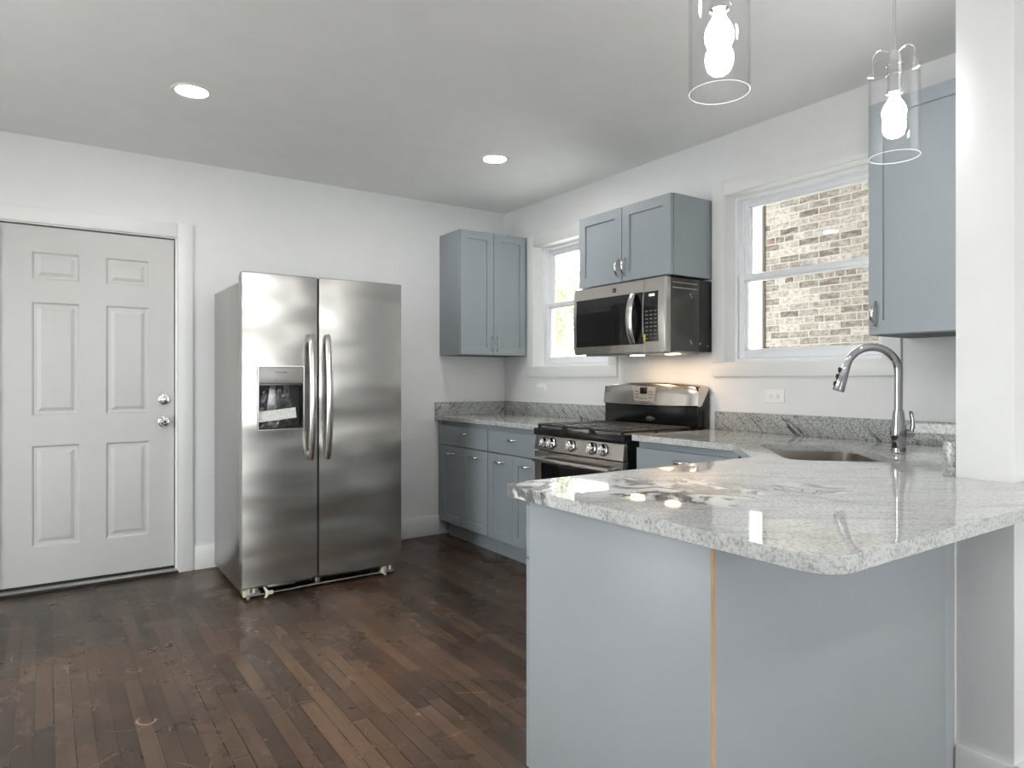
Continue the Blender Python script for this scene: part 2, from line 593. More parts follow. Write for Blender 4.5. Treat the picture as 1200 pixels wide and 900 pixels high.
def rounded(poly, radii, n=8):
    out = []
    m = len(poly)
    for k in range(m):
        p = Vector(poly[k])
        r = radii[k]
        if r <= 0:
            out.append((p.x, p.y))
            continue
        a = (Vector(poly[k - 1]) - p).normalized()
        b = (Vector(poly[(k + 1) % m]) - p).normalized()
        ang = a.angle(b)
        d = r / math.tan(ang / 2)
        c = p + (a + b).normalized() * (r / math.sin(ang / 2))
        s0 = p + a * d - c
        s1 = p + b * d - c
        a0 = math.atan2(s0.y, s0.x)
        a1 = math.atan2(s1.y, s1.x)
        da = (a1 - a0 + math.pi) % (2 * math.pi) - math.pi
        for j in range(n + 1):
            q = a0 + da * j / n
            out.append((c.x + r * math.cos(q), c.y + r * math.sin(q)))
    return out

FACE_X = -R(90)     # front faces -X (away from the window wall)
FACE_Y = 0.0        # front faces -Y (away from the back wall)

# ------------------------------------------------------------------ room shell
H = 2.552
XL, YR = -4.75, -8.6
struct = lambda o, label: tag(o, label, 'room', None, 'structure')

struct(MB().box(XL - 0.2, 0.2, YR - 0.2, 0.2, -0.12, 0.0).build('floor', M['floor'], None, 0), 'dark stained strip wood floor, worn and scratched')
struct(MB().box(XL - 0.2, 0.2, YR - 0.2, 0.2, H, H + 0.12).build('ceiling', M['ceiling'], None, 0), 'flat white ceiling over the kitchen')

DX0, DX1, DZ = -3.345, -2.438, 2.078     # rough opening of the entry door
m = MB()
m.box(XL - 0.2, DX0, 0, 0.16, 0, H)
m.box(DX0, DX1, 0, 0.16, DZ, H)
m.box(DX1, 0.2, 0, 0.16, 0, H)
struct(m.build('wall_back', M['wall'], None, 0), 'white wall behind the refrigerator and entry door')

# window wall with two openings
WZ0, WZ1 = 1.287, 2.215
OPEN = [(-1.265, -0.415), (-3.065, -2.2)]
LIV = [(-7.4, -5.9)]
m = MB()
ys = [0.0]
for (a, b) in OPEN:
    m.box(0, 0.2, b, ys[-1], 0, H)
    m.box(0, 0.2, a, b, 0, WZ0)
    m.box(0, 0.2, a, b, WZ1, H)
    ys.append(a)
m.box(0, 0.2, YR - 0.2, ys[-1], 0, H)
struct(m.build('wall_right', M['wall'], None, 0), 'white wall with both kitchen windows above the counters')
m = MB()
LW = [(-2.9, -1.5)]  # side opening added out of view to light the kitchen
LZ = 0.35
y_ = YR - 0.2
for a, b in LW:
    m.box(XL - 0.2, XL, y_, a, 0, H)
    m.box(XL - 0.2, XL, a, b, 0, LZ)
    m.box(XL - 0.2, XL, a, b, 2.25, H)
    y_ = b
m.box(XL - 0.2, XL, y_, 0.16, 0, H)
struct(m.build('wall_left', M['wall'], None, 0), 'white wall on the open side of the room')
m = MB()
REAR = [(-4.5, -3.2), (-2.6, -1.5), (-1.1, -0.3)]  # unseen rear openings, sized for the light they let in
RZ0, RZ1 = 0.3, 2.15
xs = XL - 0.2
for a, b in REAR:
    m.box(xs, a, YR - 0.2, YR, 0, H)
    m.box(a, b, YR - 0.2, YR, 0, RZ0)
    m.box(a, b, YR - 0.2, YR, RZ1, H)
    xs = b
m.box(xs, 0.2, YR - 0.2, YR, 0, H)
struct(m.build('wall_rear', M['wall'], None, 0), 'white wall at the far end of the living area')
# stub wall at the end of the peninsula
PX, PY0, PY1 = -0.94, -3.887, -3.742
struct(MB().box(PX, 0.05, PY0, PY1, 0, H, 0.002).build('wall_partition', M['wall'], None), 'white stub wall at the end of the peninsula')

# baseboards
def board(mb, x0, x1, y0, y1, h=0.145):
    mb.box(x0, x1, y0, y1, 0, h, 0.003)
m = MB()
board(m, -2.345, -0.56, -0.014, 0.004)
board(m, XL, -3.43, -0.014, 0.004)
struct(m.build('baseboard_back', M['trim']), 'white baseboard on the wall behind the refrigerator')
m = MB()
m.box(PX - 0.013, PX + 0.004, PY0 - 0.013, PY1 - 0.004, 0, 0.145, 0.003)
m.box(PX - 0.010, -0.0, PY0 - 0.013, PY0 + 0.004, 0, 0.145, 0.003)
struct(m.build('baseboard_partition', M['trim']), 'white baseboard around the stub wall foot')

# ------------------------------------------------------------------ entry door
door = thing('door_1', 'white six-panel entry door with chrome knob and deadbolt', 'door', (0, 0, 0), 0, None, 'structure')
LX0, LX1, LZ0, LZ1 = -3.322, -2.458, 0.040, 2.058
YD = 0.022
m = MB()
cols = [(-3.180, -2.950), (-2.822, -2.592)]
rows = [(1.755, 1.915), (0.988, 1.632), (0.250, 0.822)]
xs_ = [LX0, cols[0][0], cols[0][1], cols[1][0], cols[1][1], LX1]
zs_ = [LZ0, rows[2][0], rows[2][1], rows[1][0], rows[1][1], rows[0][0], rows[0][1], LZ1]
t = bmesh.new()
grid = [[t.verts.new((x, YD, z)) for x in xs_] for z in zs_]
for j in range(len(zs_) - 1):
    for i in range(len(xs_) - 1):
        if i in (1, 3) and j in (1, 3, 5):
            x0, x1, z0, z1 = xs_[i], xs_[i + 1], zs_[j], zs_[j + 1]
            prev = [grid[j][i], grid[j][i + 1], grid[j + 1][i + 1], grid[j + 1][i]]
            for ins, d in ((0.004, 0.001), (0.012, 0.009), (0.026, 0.0095), (0.046, 0.002), (0.050, 0.0015)):
                cur = [t.verts.new(p) for p in ((x0 + ins, YD + d, z0 + ins), (x1 - ins, YD + d, z0 + ins), (x1 - ins, YD + d, z1 - ins), (x0 + ins, YD + d, z1 - ins))]
                for k in range(4):
                    t.faces.new((prev[k], prev[(k + 1) % 4], cur[(k + 1) % 4], cur[k]))
                prev = cur
            t.faces.new(prev)
        else:
            t.faces.new((grid[j][i], grid[j][i + 1], grid[j + 1][i + 1], grid[j + 1][i]))
m._merge(t)
m.box(LX0, LX1, YD + 0.012, YD + 0.045, LZ0, LZ1)
m.box(LX0, LX0 + 0.001, YD, YD + 0.02, LZ0, LZ1)
m.box(LX1 - 0.001, LX1, YD, YD + 0.02, LZ0, LZ1)
m.box(LX0, LX1, YD, YD + 0.02, LZ1 - 0.001, LZ1)
m.box(LX0, LX1, YD, YD + 0.02, LZ0, LZ0 + 0.001)
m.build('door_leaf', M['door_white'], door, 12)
# knob and deadbolt
toward = Matrix.Rotation(R(90), 4, 'X')       # lathe z axis -> -Y
kn = MB().lathe([(0.033, 0), (0.033, 0.006), (0.028, 0.010), (0.014, 0.013), (0.012, 0.028), (0.020, 0.034), (0.027, 0.044), (0.028, 0.052), (0.024, 0.060), (0.014, 0.063), (0.012, 0.061)], 32,
                Matrix.Translation((-2.516, YD, 0.935)) @ toward).build('door_knob', M['chrome'], door)
MB().lathe([(0.008, 0), (0.008, 0.002)], 20, Matrix.Translation((-2.516, YD - 0.0615, 0.935)) @ toward).build('lock_button', M['black_matte'], kn)
db = MB().lathe([(0.033, 0), (0.033, 0.005), (0.030, 0.016), (0.022, 0.020), (0.0, 0.021)], 32, Matrix.Translation((-2.516, YD, 1.071)) @ toward).build('deadbolt', M['chrome'], door)
MB().box(-2.534, -2.498, YD - 0.034, YD - 0.019, 1.065, 1.077, 0.003).build('thumb_turn', M['chrome'], db)
MB().box(LX1 + 0.0035, LX1 + 0.010, 0.006, YD + 0.02, 0.895, 0.975, 0.001).build('strike_plate', M['galv'], door)
for z in (1.82, 1.05, 0.28):
    MB().cyl((LX0 - 0.004, YD - 0.006, z), (LX0 - 0.004, YD - 0.006, z + 0.09), 0.006, None, 12).build('hinge', M['nickel'], door)
MB().box(LX0, LX1, YD - 0.004, YD + 0.04, 0.026, 0.039).build('door_sweep', M['dark_gap'], door)
th = MB().box(DX0, DX1, -0.028, 0.12, 0.0, 0.013, 0.003).build('sill_base', M['dark_gap'], door)
m = MB()
m.loft([[(x, -0.012, 0.012), (x, 0.004, 0.026), (x, 0.11, 0.028), (x, 0.11, 0.010), (x, -0.012, 0.010)] for x in (DX0 + 0.002, DX1 - 0.002)])
m.build('threshold', M['galv'], door)
# jamb + casing
m = MB()
m.box(DX0 - 0.004, LX0 - 0.004, 0.0, 0.15, 0, LZ1 + 0.006)
m.box(LX1 + 0.004, DX1 + 0.004, 0.0, 0.15, 0, LZ1 + 0.006)
m.box(DX0 - 0.004, DX1 + 0.004, 0.0, 0.15, LZ1 + 0.005, DZ + 0.004)
m.box(DX0, DX1, 0.09, 0.15, 0.03, DZ)
struct(m.build('door_2', M['trim']), 'white jamb around the entry door')
bpy.data.objects['door_2'].name = 'trim_2'
def casing(name, x0, x1, z1, w, label):
    m = MB()
    m.box(x0 - w, x0, -0.018, 0.0, 0, z1 + w, 0.003)
    m.box(x1, x1 + w, -0.018, 0.0, 0, z1 + w, 0.003)
    m.box(x0 + 0.0005, x1 - 0.0005, -0.018, 0.0, z1, z1 + w, 0.003)
    struct(m.build(name, M['trim']), label)
casing('trim_1', DX0 + 0.002, DX1 - 0.004, DZ - 0.008, 0.086, 'flat white casing around the entry door')

# ------------------------------------------------------------------ kitchen windows (double hung)
def window(name, ya, yb, label):
    """opening between y=ya (nearer the camera) and yb; local frame: u = right as seen from inside"""
    w = thing(name, label, 'window', (0, yb, 0), FACE_X, None, 'structure')
    L = yb - ya
    D0 = 0.075
    m = MB()
    f = 0.022
    for d0, d1, ff in ((D0, 0.19, f), (D0 + 0.045, D0 + 0.055, f + 0.012)):
        m.box(0, ff, d0, d1, WZ0, WZ1)
        m.box(L - ff, L, d0, d1, WZ0, WZ1)
        m.box(ff, L - ff, d0, d1, WZ1 - ff, WZ1)
        m.box(ff, L - ff, d0, d1, WZ0, WZ0 + ff)
    m.build('window_frame', M['vinyl'], w, 0)
    zm = 1.752
    def sash(nm, z0, z1, d, st, rt, rb):
        a, b = f + 0.003, L - f - 0.003
        m = MB()
        m.box(a, a + st, d, d + 0.034, z0, z1, 0.003)
        m.box(b - st, b, d, d + 0.034, z0, z1, 0.003)
        m.box(a + st - 0.003, b - st + 0.003, d + 0.0005, d + 0.0335, z1 - rt, z1, 0.003)
        m.box(a + st - 0.003, b - st + 0.003, d + 0.0005, d + 0.0335, z0, z0 + rb, 0.003)
        # glazing bead
        for q in (0,):
            m.box(a + st - 0.001, a + st + 0.008, d + 0.008, d + 0.026, z0 + rb, z1 - rt)
            m.box(b - st - 0.008, b - st + 0.001, d + 0.008, d + 0.026, z0 + rb, z1 - rt)
            m.box(a + st, b - st, d + 0.008, d + 0.026, z1 - rt - 0.008, z1 - rt + 0.001)
            m.box(a + st, b - st, d + 0.008, d + 0.026, z0 + rb - 0.001, z0 + rb + 0.008)
        s = m.build(nm, M['vinyl'], w)
        MB().box(a + st + 0.002, b - st - 0.002, d + 0.015, d + 0.019, z0 + rb + 0.002, z1 - rt - 0.002).build('pane', M['pane'], s, 0)
        return s
    sash('upper_sash', zm - 0.012, WZ1 - f - 0.002, D0 + 0.05, 0.036, 0.032, 0.034)
    lo = sash('lower_sash', WZ0 + f + 0.001, zm + 0.024, D0 + 0.010, 0.036, 0.034, 0.044)
    mm = MB()
    mm.box(L / 2 - 0.03, L / 2 + 0.03, D0 + 0.004, D0 + 0.03, zm + 0.024, zm + 0.034, 0.003)
    mm.box(L / 2 - 0.006, L / 2 + 0.03, D0 + 0.002, D0 + 0.016, zm + 0.034, zm + 0.042, 0.002)
    mm.build('sash_lock', M['vinyl'], lo)
    return w
window('window_1', OPEN[0][0], OPEN[0][1], 'small double-hung window between the corner cabinet and microwave')
window('window_2', OPEN[1][0], OPEN[1][1], 'wide double-hung window facing the brick wall')
def wcasing(name, ya, yb, label):
    cw = 0.08
    m = MB()
    m.box(-0.018, 0, yb, yb + cw, WZ0, WZ1 + cw, 0.002)
    m.box(-0.018, 0, ya - cw, ya, WZ0, WZ1 + cw, 0.002)
    m.box(-0.018, 0, ya, yb, WZ1, WZ1 + cw, 0.002)
    m.box(-0.020, 0, ya - cw, yb + cw, WZ0 - 0.076, WZ0, 0.002)
    # jamb liners
    m.box(-0.012, 0.08, yb - 0.004, yb + 0.004, WZ0, WZ1)
    m.box(-0.012, 0.08, ya - 0.004, ya + 0.004, WZ0, WZ1)
    m.box(-0.012, 0.08, ya, yb, WZ1 - 0.004, WZ1 + 0.004)
    m.box(-0.012, 0.08, ya, yb, WZ0 - 0.004, WZ0 + 0.004)
    struct(m.build(name, M['trim']), label)
wcasing('trim_3', *OPEN[0], 'flat white casing around the small window by the corner cabinet')
wcasing('trim_4', *OPEN[1], 'flat white casing around the wide window over the sink')
# unseen windows beyond the frame, sized and placed to light the kitchen
def fill_window(name, loc, rz, L, label, z0=0.3, z1=2.15):
    w = thing(name, label, 'window', loc, rz, None, 'structure')
    m = MB()
    for a, b, c, d in ((0, 0.05, z0, z1), (L - 0.05, L, z0, z1), (0.05, L - 0.05, z1 - 0.05, z1), (0.05, L - 0.05, z0, z0 + 0.05), (0.05, L - 0.05, 1.53, 1.57)):
        m.box(a, b, 0.05, 0.12, c, d)
    m.build('window_frame', M['vinyl'], w, 0)
    MB().box(0.05, L - 0.05, 0.08, 0.085, z0 + 0.05, z1 - 0.05).build('pane', M['pane'], w, 0)
for k, (a, b) in enumerate(REAR):
    fill_window('window_%d' % (3 + k), (b, YR, 0), R(180), b - a, ['wide rear window near the open side', 'wide rear window in the middle of the rear wall', 'narrower rear window near the window wall'][k])
for k, (a, b) in enumerate(LW):
    fill_window('window_%d' % (6 + k), (XL, a, 0), R(90), b - a, ['tall side window across from the refrigerator'][k], LZ, 2.25)

# ------------------------------------------------------------------ outdoors
struct(MB().box(0.0, 0.2, -12, 0.16, H + 0.12, 8.5).build('wall_upstairs', M['siding'], None, 0), 'outer wall of the floor above the kitchen windows')  # added out of view to block sky over the brick wall
bb = thing('brick_building', 'weathered cream and brown brick wall of the house next door', 'building', (2.55, -0.62, -0.6))
MB().box(0.0, 0.3, -11.0, -0.05, 0, 9.5).build('wall', M['brick'], bb, 0)
MB().box(-0.01, 0.3, -0.05, -0.012, 0, 9.5, 0.006).build('corner_board', M['brick_edge'], bb)
struct(MB().box(-12, 18, -20, 22, -0.75, -0.6).build('terrain', M['grass'], None, 0), 'pale concrete yard outside the windows')

def tree(name, label, x, y, h, spread, seed, n_leaf):
    rnd = random.Random(seed)
    t = thing(name, label, 'tree', (x, y, -0.6), 0, 'trees outside the small window')
    tr = MB()
    tips = []
    def branch(p, d, L, r, lev):
        pts = [p]
        q = Vector(p)
        dd = Vector(d)
        for k in range(4):
            dd = (dd + Vector((rnd.uniform(-.16, .16), rnd.uniform(-.16, .16), rnd.uniform(-.02, .14)))).normalized()
            q = q + dd * L / 4
            pts.append(q.copy())
        tr.tube(pts, [r * (1 - 0.16 * k) for k in range(5)], 6)
        if lev < 3:
            for k in range(4 if lev else 6):
                f = rnd.uniform(0.35, 1.0)
                i = min(3, int(f * 4))
                bp = pts[i].lerp(pts[i + 1], f * 4 - i if f < 1 else 1)
                a = rnd.uniform(0, 2 * math.pi)
                nd = (dd * 0.55 + Vector((math.cos(a), math.sin(a), rnd.uniform(0.0, 0.5))) * spread).normalized()
                branch(bp, nd, L * rnd.uniform(0.5, 0.72), r * 0.5, lev + 1)
        else:
            tips.extend(pts[1:])
    branch(Vector((0, 0, 0)), Vector((0, 0, 1)), h * 0.5, 0.10, 0)
    tr.build('trunk', M['bark'], t)
    b = bmesh.new()
    for k in range(n_leaf):
        c = rnd.choice(tips) + Vector((rnd.gauss(0, .16), rnd.gauss(0, .16), rnd.gauss(0, .16)))
        q = Matrix.Rotation(rnd.uniform(0, 6.28), 3, Vector((rnd.uniform(-1, 1), rnd.uniform(-1, 1), rnd.uniform(-1, 1))).normalized())
        s = rnd.uniform(0.014, 0.030)
        vs = [b.verts.new(c + q @ Vector(p) * s) for p in ((-1, 0, 0), (0, -.5, .1), (1, 0, 0), (0, .5, .1))]
        b.faces.new(vs)
    mb = MB()
    mb._merge(b)
    mb.build('foliage', M['leaf'], t, 0)
tree('young_tree', 'young tree in pale spring leaf seen through the small window', 4.72, 4.62, 4.4, 0.75, 3, 6500)
tree('young_tree', 'taller bare-branched tree farther outside the small window', 7.6, 8.75, 6.0, 0.75, 11, 6000)

# ------------------------------------------------------------------ recessed ceiling lights
can = thing('recessed_light', 'recessed ceiling light in front of the entry door', 'ceiling light', (-2.547, -1.155, H), 0, 'recessed ceiling lights')
MB().lathe([(0.066, -0.002), (0.072, -0.006), (0.086, -0.004), (0.088, 0.0), (0.066, 0.0)], 40, None, False).build('trim_ring', M['trim'], can)
MB().lathe([(0.0, -0.0045), (0.050, -0.0045), (0.067, -0.0025)], 40, None, False).build('lens', M['can_lens'], can)
copy_tree(can, (-0.835, -1.135, H), 'recessed ceiling light near the corner wall cabinet')
for x, y, lb in ((-2.55, -3.0, 'recessed ceiling light over the open floor near the peninsula'),  # copies out of view, added for extra light in the room
                 (-3.9, -3.0, 'recessed ceiling light near the open side wall'),
                 (-3.9, -5.6, 'recessed ceiling light over the living area by the open side wall'),
                 (-2.4, -5.6, 'recessed ceiling light in the middle of the living area'),
                 (-0.9, -5.6, 'recessed ceiling light over the living area behind the stub wall'),
                 (-3.4, -7.4, 'recessed ceiling light by the wide rear windows'),
                 (-1.4, -7.4, 'recessed ceiling light by the narrower rear window')):
    copy_tree(can, (x, y, H), lb)

# ------------------------------------------------------------------ cabinets
SH = 0.057
SHAKER = [(0, 0.0015), (0.0015, 0), (SH, 0), (SH + 0.001, 0.0095)]
FLATF = [(0, 0.0015), (0.0015, 0)]
def pull(parent, u, z, horiz):
    """arched bar pull, local origin at the middle of its footprint"""
    m = MB()
    pts, rad = [], []
    for k in range(13):
        a = -1 + 2 * k / 12
        off = -0.030 * (1 - abs(a) ** 2.4) - 0.002
        pts.append((u + a * 0.050, off, z) if horiz else (u, off, z + a * 0.050))
        rad.append(0.0042 + 0.0022 * (1 - a * a))
    m.tube(pts, rad, 10, (1.25, 0.75), (0, 0, 1) if horiz else (1, 0, 0))
    for a in (-1, 1):
        c = (u + a * 0.050, z) if horiz else (u, z + a * 0.050)
        m.cyl((c[0], 0.0, c[1]), (c[0], -0.006, c[1]), 0.0065, 0.005, 12)
    return m.build('handle', M['nickel'], parent)

def wall_cabinet(label, loc, rz, width, depth, z0, z1, splits, handles, name='wall_cabinet'):
    c = thing(name, label, 'cabinet', loc, rz, 'grey wall cabinets')
    MB().box(0.0, width, 0.0245, depth, z0, z1, 0.0015).build('body', M['cabinet'], c)
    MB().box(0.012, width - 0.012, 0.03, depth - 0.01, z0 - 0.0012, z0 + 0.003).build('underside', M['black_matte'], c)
    for k, (a, b) in enumerate(splits):
        d = MB().slab(a, b, z0 + 0.003, z1 - 0.003, 0.02, SHAKER).build('door', M['cabinet'], c, 30)
        if handles[k] is not None:
            pull(d, handles[k], z0 + 0.085, False)
    return c

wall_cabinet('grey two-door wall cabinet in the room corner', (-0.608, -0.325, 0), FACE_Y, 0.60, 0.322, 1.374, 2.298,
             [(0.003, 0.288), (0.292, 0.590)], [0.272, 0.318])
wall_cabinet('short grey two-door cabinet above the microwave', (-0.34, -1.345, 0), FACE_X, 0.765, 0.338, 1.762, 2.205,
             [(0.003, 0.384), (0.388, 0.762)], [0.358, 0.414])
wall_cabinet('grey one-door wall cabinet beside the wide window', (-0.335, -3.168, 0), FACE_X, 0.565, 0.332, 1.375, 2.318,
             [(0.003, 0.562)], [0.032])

def base_unit(c, u0, width, depth, doors=2, handle=True, toe=True):
    """one base box with a drawer over doors; local front plane at w = 0"""
    MB().box(u0, u0 + width, 0.0245, depth, 0.11, 0.882, 0.001).build('body', M['cabinet'], c)
    if toe:
        MB().box(u0, u0 + width, 0.075, depth, 0.0, 0.112).build('toe_kick', M['cabinet'], c)
    g = 0.0045
    d = MB().slab(u0 + g, u0 + width - g, 0.705, 0.848, 0.02, FLATF).build('drawer', M['cabinet'], c, 30)
    if handle:
        pull(d, u0 + width / 2, 0.800, True)
    w = (width - 2 * g) / doors
    for k in range(doors):
        a = u0 + g + k * w + (0.0012 if k else 0)
        b = u0 + g + (k + 1) * w - (0.0012 if k < doors - 1 else 0)
        dd = MB().slab(a, b, 0.122, 0.696, 0.02, SHAKER).build('door', M['cabinet'], c, 30)
        if handle:
            pull(dd, (a + b) / 2, 0.644, True)

c = thing('base_cabinet', 'grey base cabinet with one drawer and two doors against the back wall', 'cabinet', (-0.632, -0.052, 0), FACE_X, 'grey base cabinets')
base_unit(c, 0.016, 0.660, 0.625)
MB().box(-0.045, 0.016, 0.012, 0.60, 0.11, 0.882).build('filler', M['cabinet'], c)
c = thing('base_cabinet', 'grey base cabinet with one drawer and two doors touching the gas range', 'cabinet', (-0.632, -0.732, 0), FACE_X, 'grey base cabinets')
base_unit(c, 0.0, 0.594, 0.625)
c = thing('base_cabinet', 'grey base cabinet between the gas range and the corner sink', 'cabinet', (-0.632, -2.140, 0), FACE_X, 'grey base cabinets')
base_unit(c, 0.0, 0.605, 0.625)

# corner sink base (45 degrees)
c = thing('corner_sink_cabinet', 'grey diagonal base cabinet under the sink', 'cabinet', (0, 0, 0), 0, 'grey base cabinets')
MB().prism([(-0.02, -2.75), (-0.605, -2.75), (-0.932, -3.072), (-0.932, -3.715), (-0.02, -3.715)], 0.0, 0.66).build('body', M['cabinet'], c, 0)
r2 = math.sqrt(0.5)

# peninsula base
PEN_X0, PEN_X1, PEN_Y0, PEN_Y1 = -2.0145, -1.003, -3.745, -3.118
c = thing('peninsula_cabinet', 'grey peninsula base with a pale raw wood edge line at its corner', 'cabinet', (PEN_X1, PEN_Y1 + 0.02, 0), R(180), 'grey base cabinets')
Wp = PEN_X1 - PEN_X0 - 0.018
base_unit(c, 0.0, Wp / 2, 0.625)
base_unit(c, Wp / 2, Wp / 2 + 0.0165, 0.623)
dp = PEN_Y1 + 0.02 - PEN_Y0
MB().box(Wp + 0.0168, Wp + 0.0185, 0.024, dp - 0.004, 0.0, 0.882, 0.0015).build('end_panel', M['cabinet_panel'], c)
MB().box(0.006, Wp + 0.012, dp - 0.016, dp, 0.0, 0.882, 0.001).build('back_panel', M['cabinet_panel'], c)
MB().box(Wp + 0.0125, Wp + 0.0185, dp - 0.0035, dp + 0.0005, 0.0, 0.882).build('raw_edge', M['raw_wood'], c, 0)
MB().box(-0.0625, 0.005, dp - 0.026, dp - 0.0045, 0.0, 0.882).build('filler', M['cabinet_panel'], c, 0)

struct(MB().box(-0.9465, -0.939, -3.7435, -3.7395, 0.001, 0.883, 0.001).build('trim_5', M['trim']), 'thin white caulk bead between the grey peninsula back and the stub wall')

# ------------------------------------------------------------------ counters
CT, CB = 0.914, 0.884
def add_bevel(o, w=0.004):
    md = o.modifiers.new('edge', 'BEVEL')
    md.width = w
    md.segments = 3
    md.limit_method = 'ANGLE'
    md.angle_limit = R(40)
o = MB().prism([(0, 0), (-0.652, 0), (-0.652, -1.328), (0, -1.328)], CB, CT).build('countertop', M['granite'])
add_bevel(o)
tag(o, 'short speckled grey granite countertop between the back wall and range', 'countertop')
# sink cut-out, a rounded rectangle turned 45 degrees
SC = Vector((-0.618, -3.143))
UD = Vector((-r2, -r2))
WD = Vector((r2, -r2))
def sink_loop(hu, hw, rad, n=8):
    loc = rounded([(-hu, -hw), (hu, -hw), (hu, hw), (-hu, hw)], [rad] * 4, n)
    return [tuple(SC + UD * a + WD * b) for a, b in loc]
outline = rounded([(0, -2.135), (-0.655, -2.135), (-0.655, -2.752), (-0.998, -3.096), (-2.092, -3.096), (-2.092, -4.040), (-0.45, -4.040), (-0.45, -3.889), (-0.942, -3.889), (-0.942, -3.740), (0, -3.740)],
                  [0, 0, 0, 0, 0.045, 0.06, 0, 0, 0, 0, 0])
o = MB().prism(outline, CB, CT, [sink_loop(0.305, 0.190, 0.075)]).build('countertop', M['granite'])
add_bevel(o)
tag(o, 'large glossy granite countertop running over the sink and peninsula', 'countertop')

def splash(x0, x1, y0, y1, mat, label, z1=1.016):
    o = MB().box(x0, x1, y0, y1, CT + 0.0005, z1, 0.0015).build('backsplash', mat)
    tag(o, label, 'backsplash', 'granite backsplash strips')
splash(-0.650, -0.0005, -0.020, -0.0005, M['granite_back'], 'granite backsplash strip on the back wall with black crystals')
splash(-0.020, -0.0005, -1.328, -0.021, M['granite_splash'], 'granite backsplash strip under the small window')
splash(-0.020, -0.0005, -3.741, -2.142, M['granite_splash'], 'long granite backsplash strip behind the faucet')
splash(-0.942, -0.021, -3.7415, -3.7085, M['granite_splash'], 'short granite side strip against the stub wall')

# sink bowl
m = MB()
def ring3(hu, hw, rad, z):
    return [(p[0], p[1], z) for p in sink_loop(hu, hw, rad)]
m.loft([ring3(0.335, 0.220, 0.09, CB - 0.0005), ring3(0.335, 0.220, 0.09, CB - 0.003), ring3(0.318, 0.203, 0.085, CB - 0.006), ring3(0.316, 0.201, 0.085, CB - 0.18), ring3(0.285, 0.17, 0.07, CB - 0.215), ring3(0.05, 0.05, 0.045, CB - 0.222)], (False, True))
m.loft([ring3(0.335, 0.220, 0.09, CB - 0.0005), ring3(0.308, 0.193, 0.078, CB - 0.0005), ring3(0.306, 0.191, 0.078, CB - 0.17), ring3(0.275, 0.16, 0.06, CB - 0.208), ring3(0.05, 0.05, 0.045, CB - 0.214)], (False, True))
sk = m.build('sink', M['sink_steel'])
tag(sk, 'stainless undermount sink set diagonally in the granite counter', 'sink')
MB().lathe([(0.043, 0), (0.045, 0.003), (0.036, 0.004), (0.030, 0.001), (0.0, 0.001)], 28, Matrix.Translation((SC.x, SC.y, CB - 0.2139))).build('drain', M['chrome'], sk)

# faucet
FB = Vector((-0.424, -3.333, CT))
fc = thing('faucet', 'chrome gooseneck pull-down faucet behind the sink', 'faucet', FB, R(135))    # local +x points over the sink
MB().lathe([(0.0, 0.0), (0.0255, 0.0), (0.0265, 0.003), (0.0255, 0.006), (0.0255, 0.046), (0.0265, 0.048), (0.0, 0.048)], 32, None, False).build('base', M['faucet_chrome'], fc)
MB().lathe([(0.0, 0.049), (0.0255, 0.049), (0.0285, 0.060), (0.0290, 0.075), (0.0270, 0.100), (0.0215, 0.140), (0.0185, 0.165), (0.0, 0.166)], 32, None, False).build('body', M['faucet_chrome'], fc)
pts = [(0, 0, 0.166), (0, 0, 0.22), (0, 0, 0.27), (0, 0, 0.305)]
RC, ZC = 0.094, 0.312
for k in range(0, 17):
    a = math.pi - (math.pi - R(17)) * k / 16
    pts.append((RC + RC * math.cos(a), 0, ZC + RC * math.sin(a)))
MB().tube(pts, 0.0150, 20).build('spout', M['faucet_chrome'], fc)
e = Vector(pts[-1])
dirn = Vector((math.sin(R(17)), 0, -math.cos(R(17))))
pts2 = [e - dirn * 0.005, e + dirn * 0.004, e + dirn * 0.006, e + dirn * 0.03, e + dirn * 0.055, e + dirn * 0.095, e + dirn * 0.105, e + dirn * 0.108]
hd = MB().tube(pts2, [0.0155, 0.0155, 0.0165, 0.0168, 0.0185, 0.0215, 0.0215, 0.019], 24).build('spray_head', M['faucet_chrome'], fc)
m = MB()
for k in (0.028, 0.055, 0.085):
    p = e + dirn * k + Vector((0.0185, 0, 0.006))
    m.sphere(p, 0.0075, 12, (0.8, 1, 1.6))
m.build('spray_button', M['black_matte'], hd)
lv = MB()
lv.cyl((-0.020, 0, 0.076), (-0.050, 0, 0.076), 0.0175, 0.0165, 24)
lv.tube([(-0.044, 0, 0.080), (-0.049, 0, 0.105), (-0.049, 0, 0.130), (-0.043, 0, 0.158), (-0.041, 0, 0.163)], [0.012, 0.0105, 0.009, 0.0085, 0.004], 16, (0.75, 1.2), (1, 0, 0))
lv.build('lever', M['faucet_chrome'], fc)

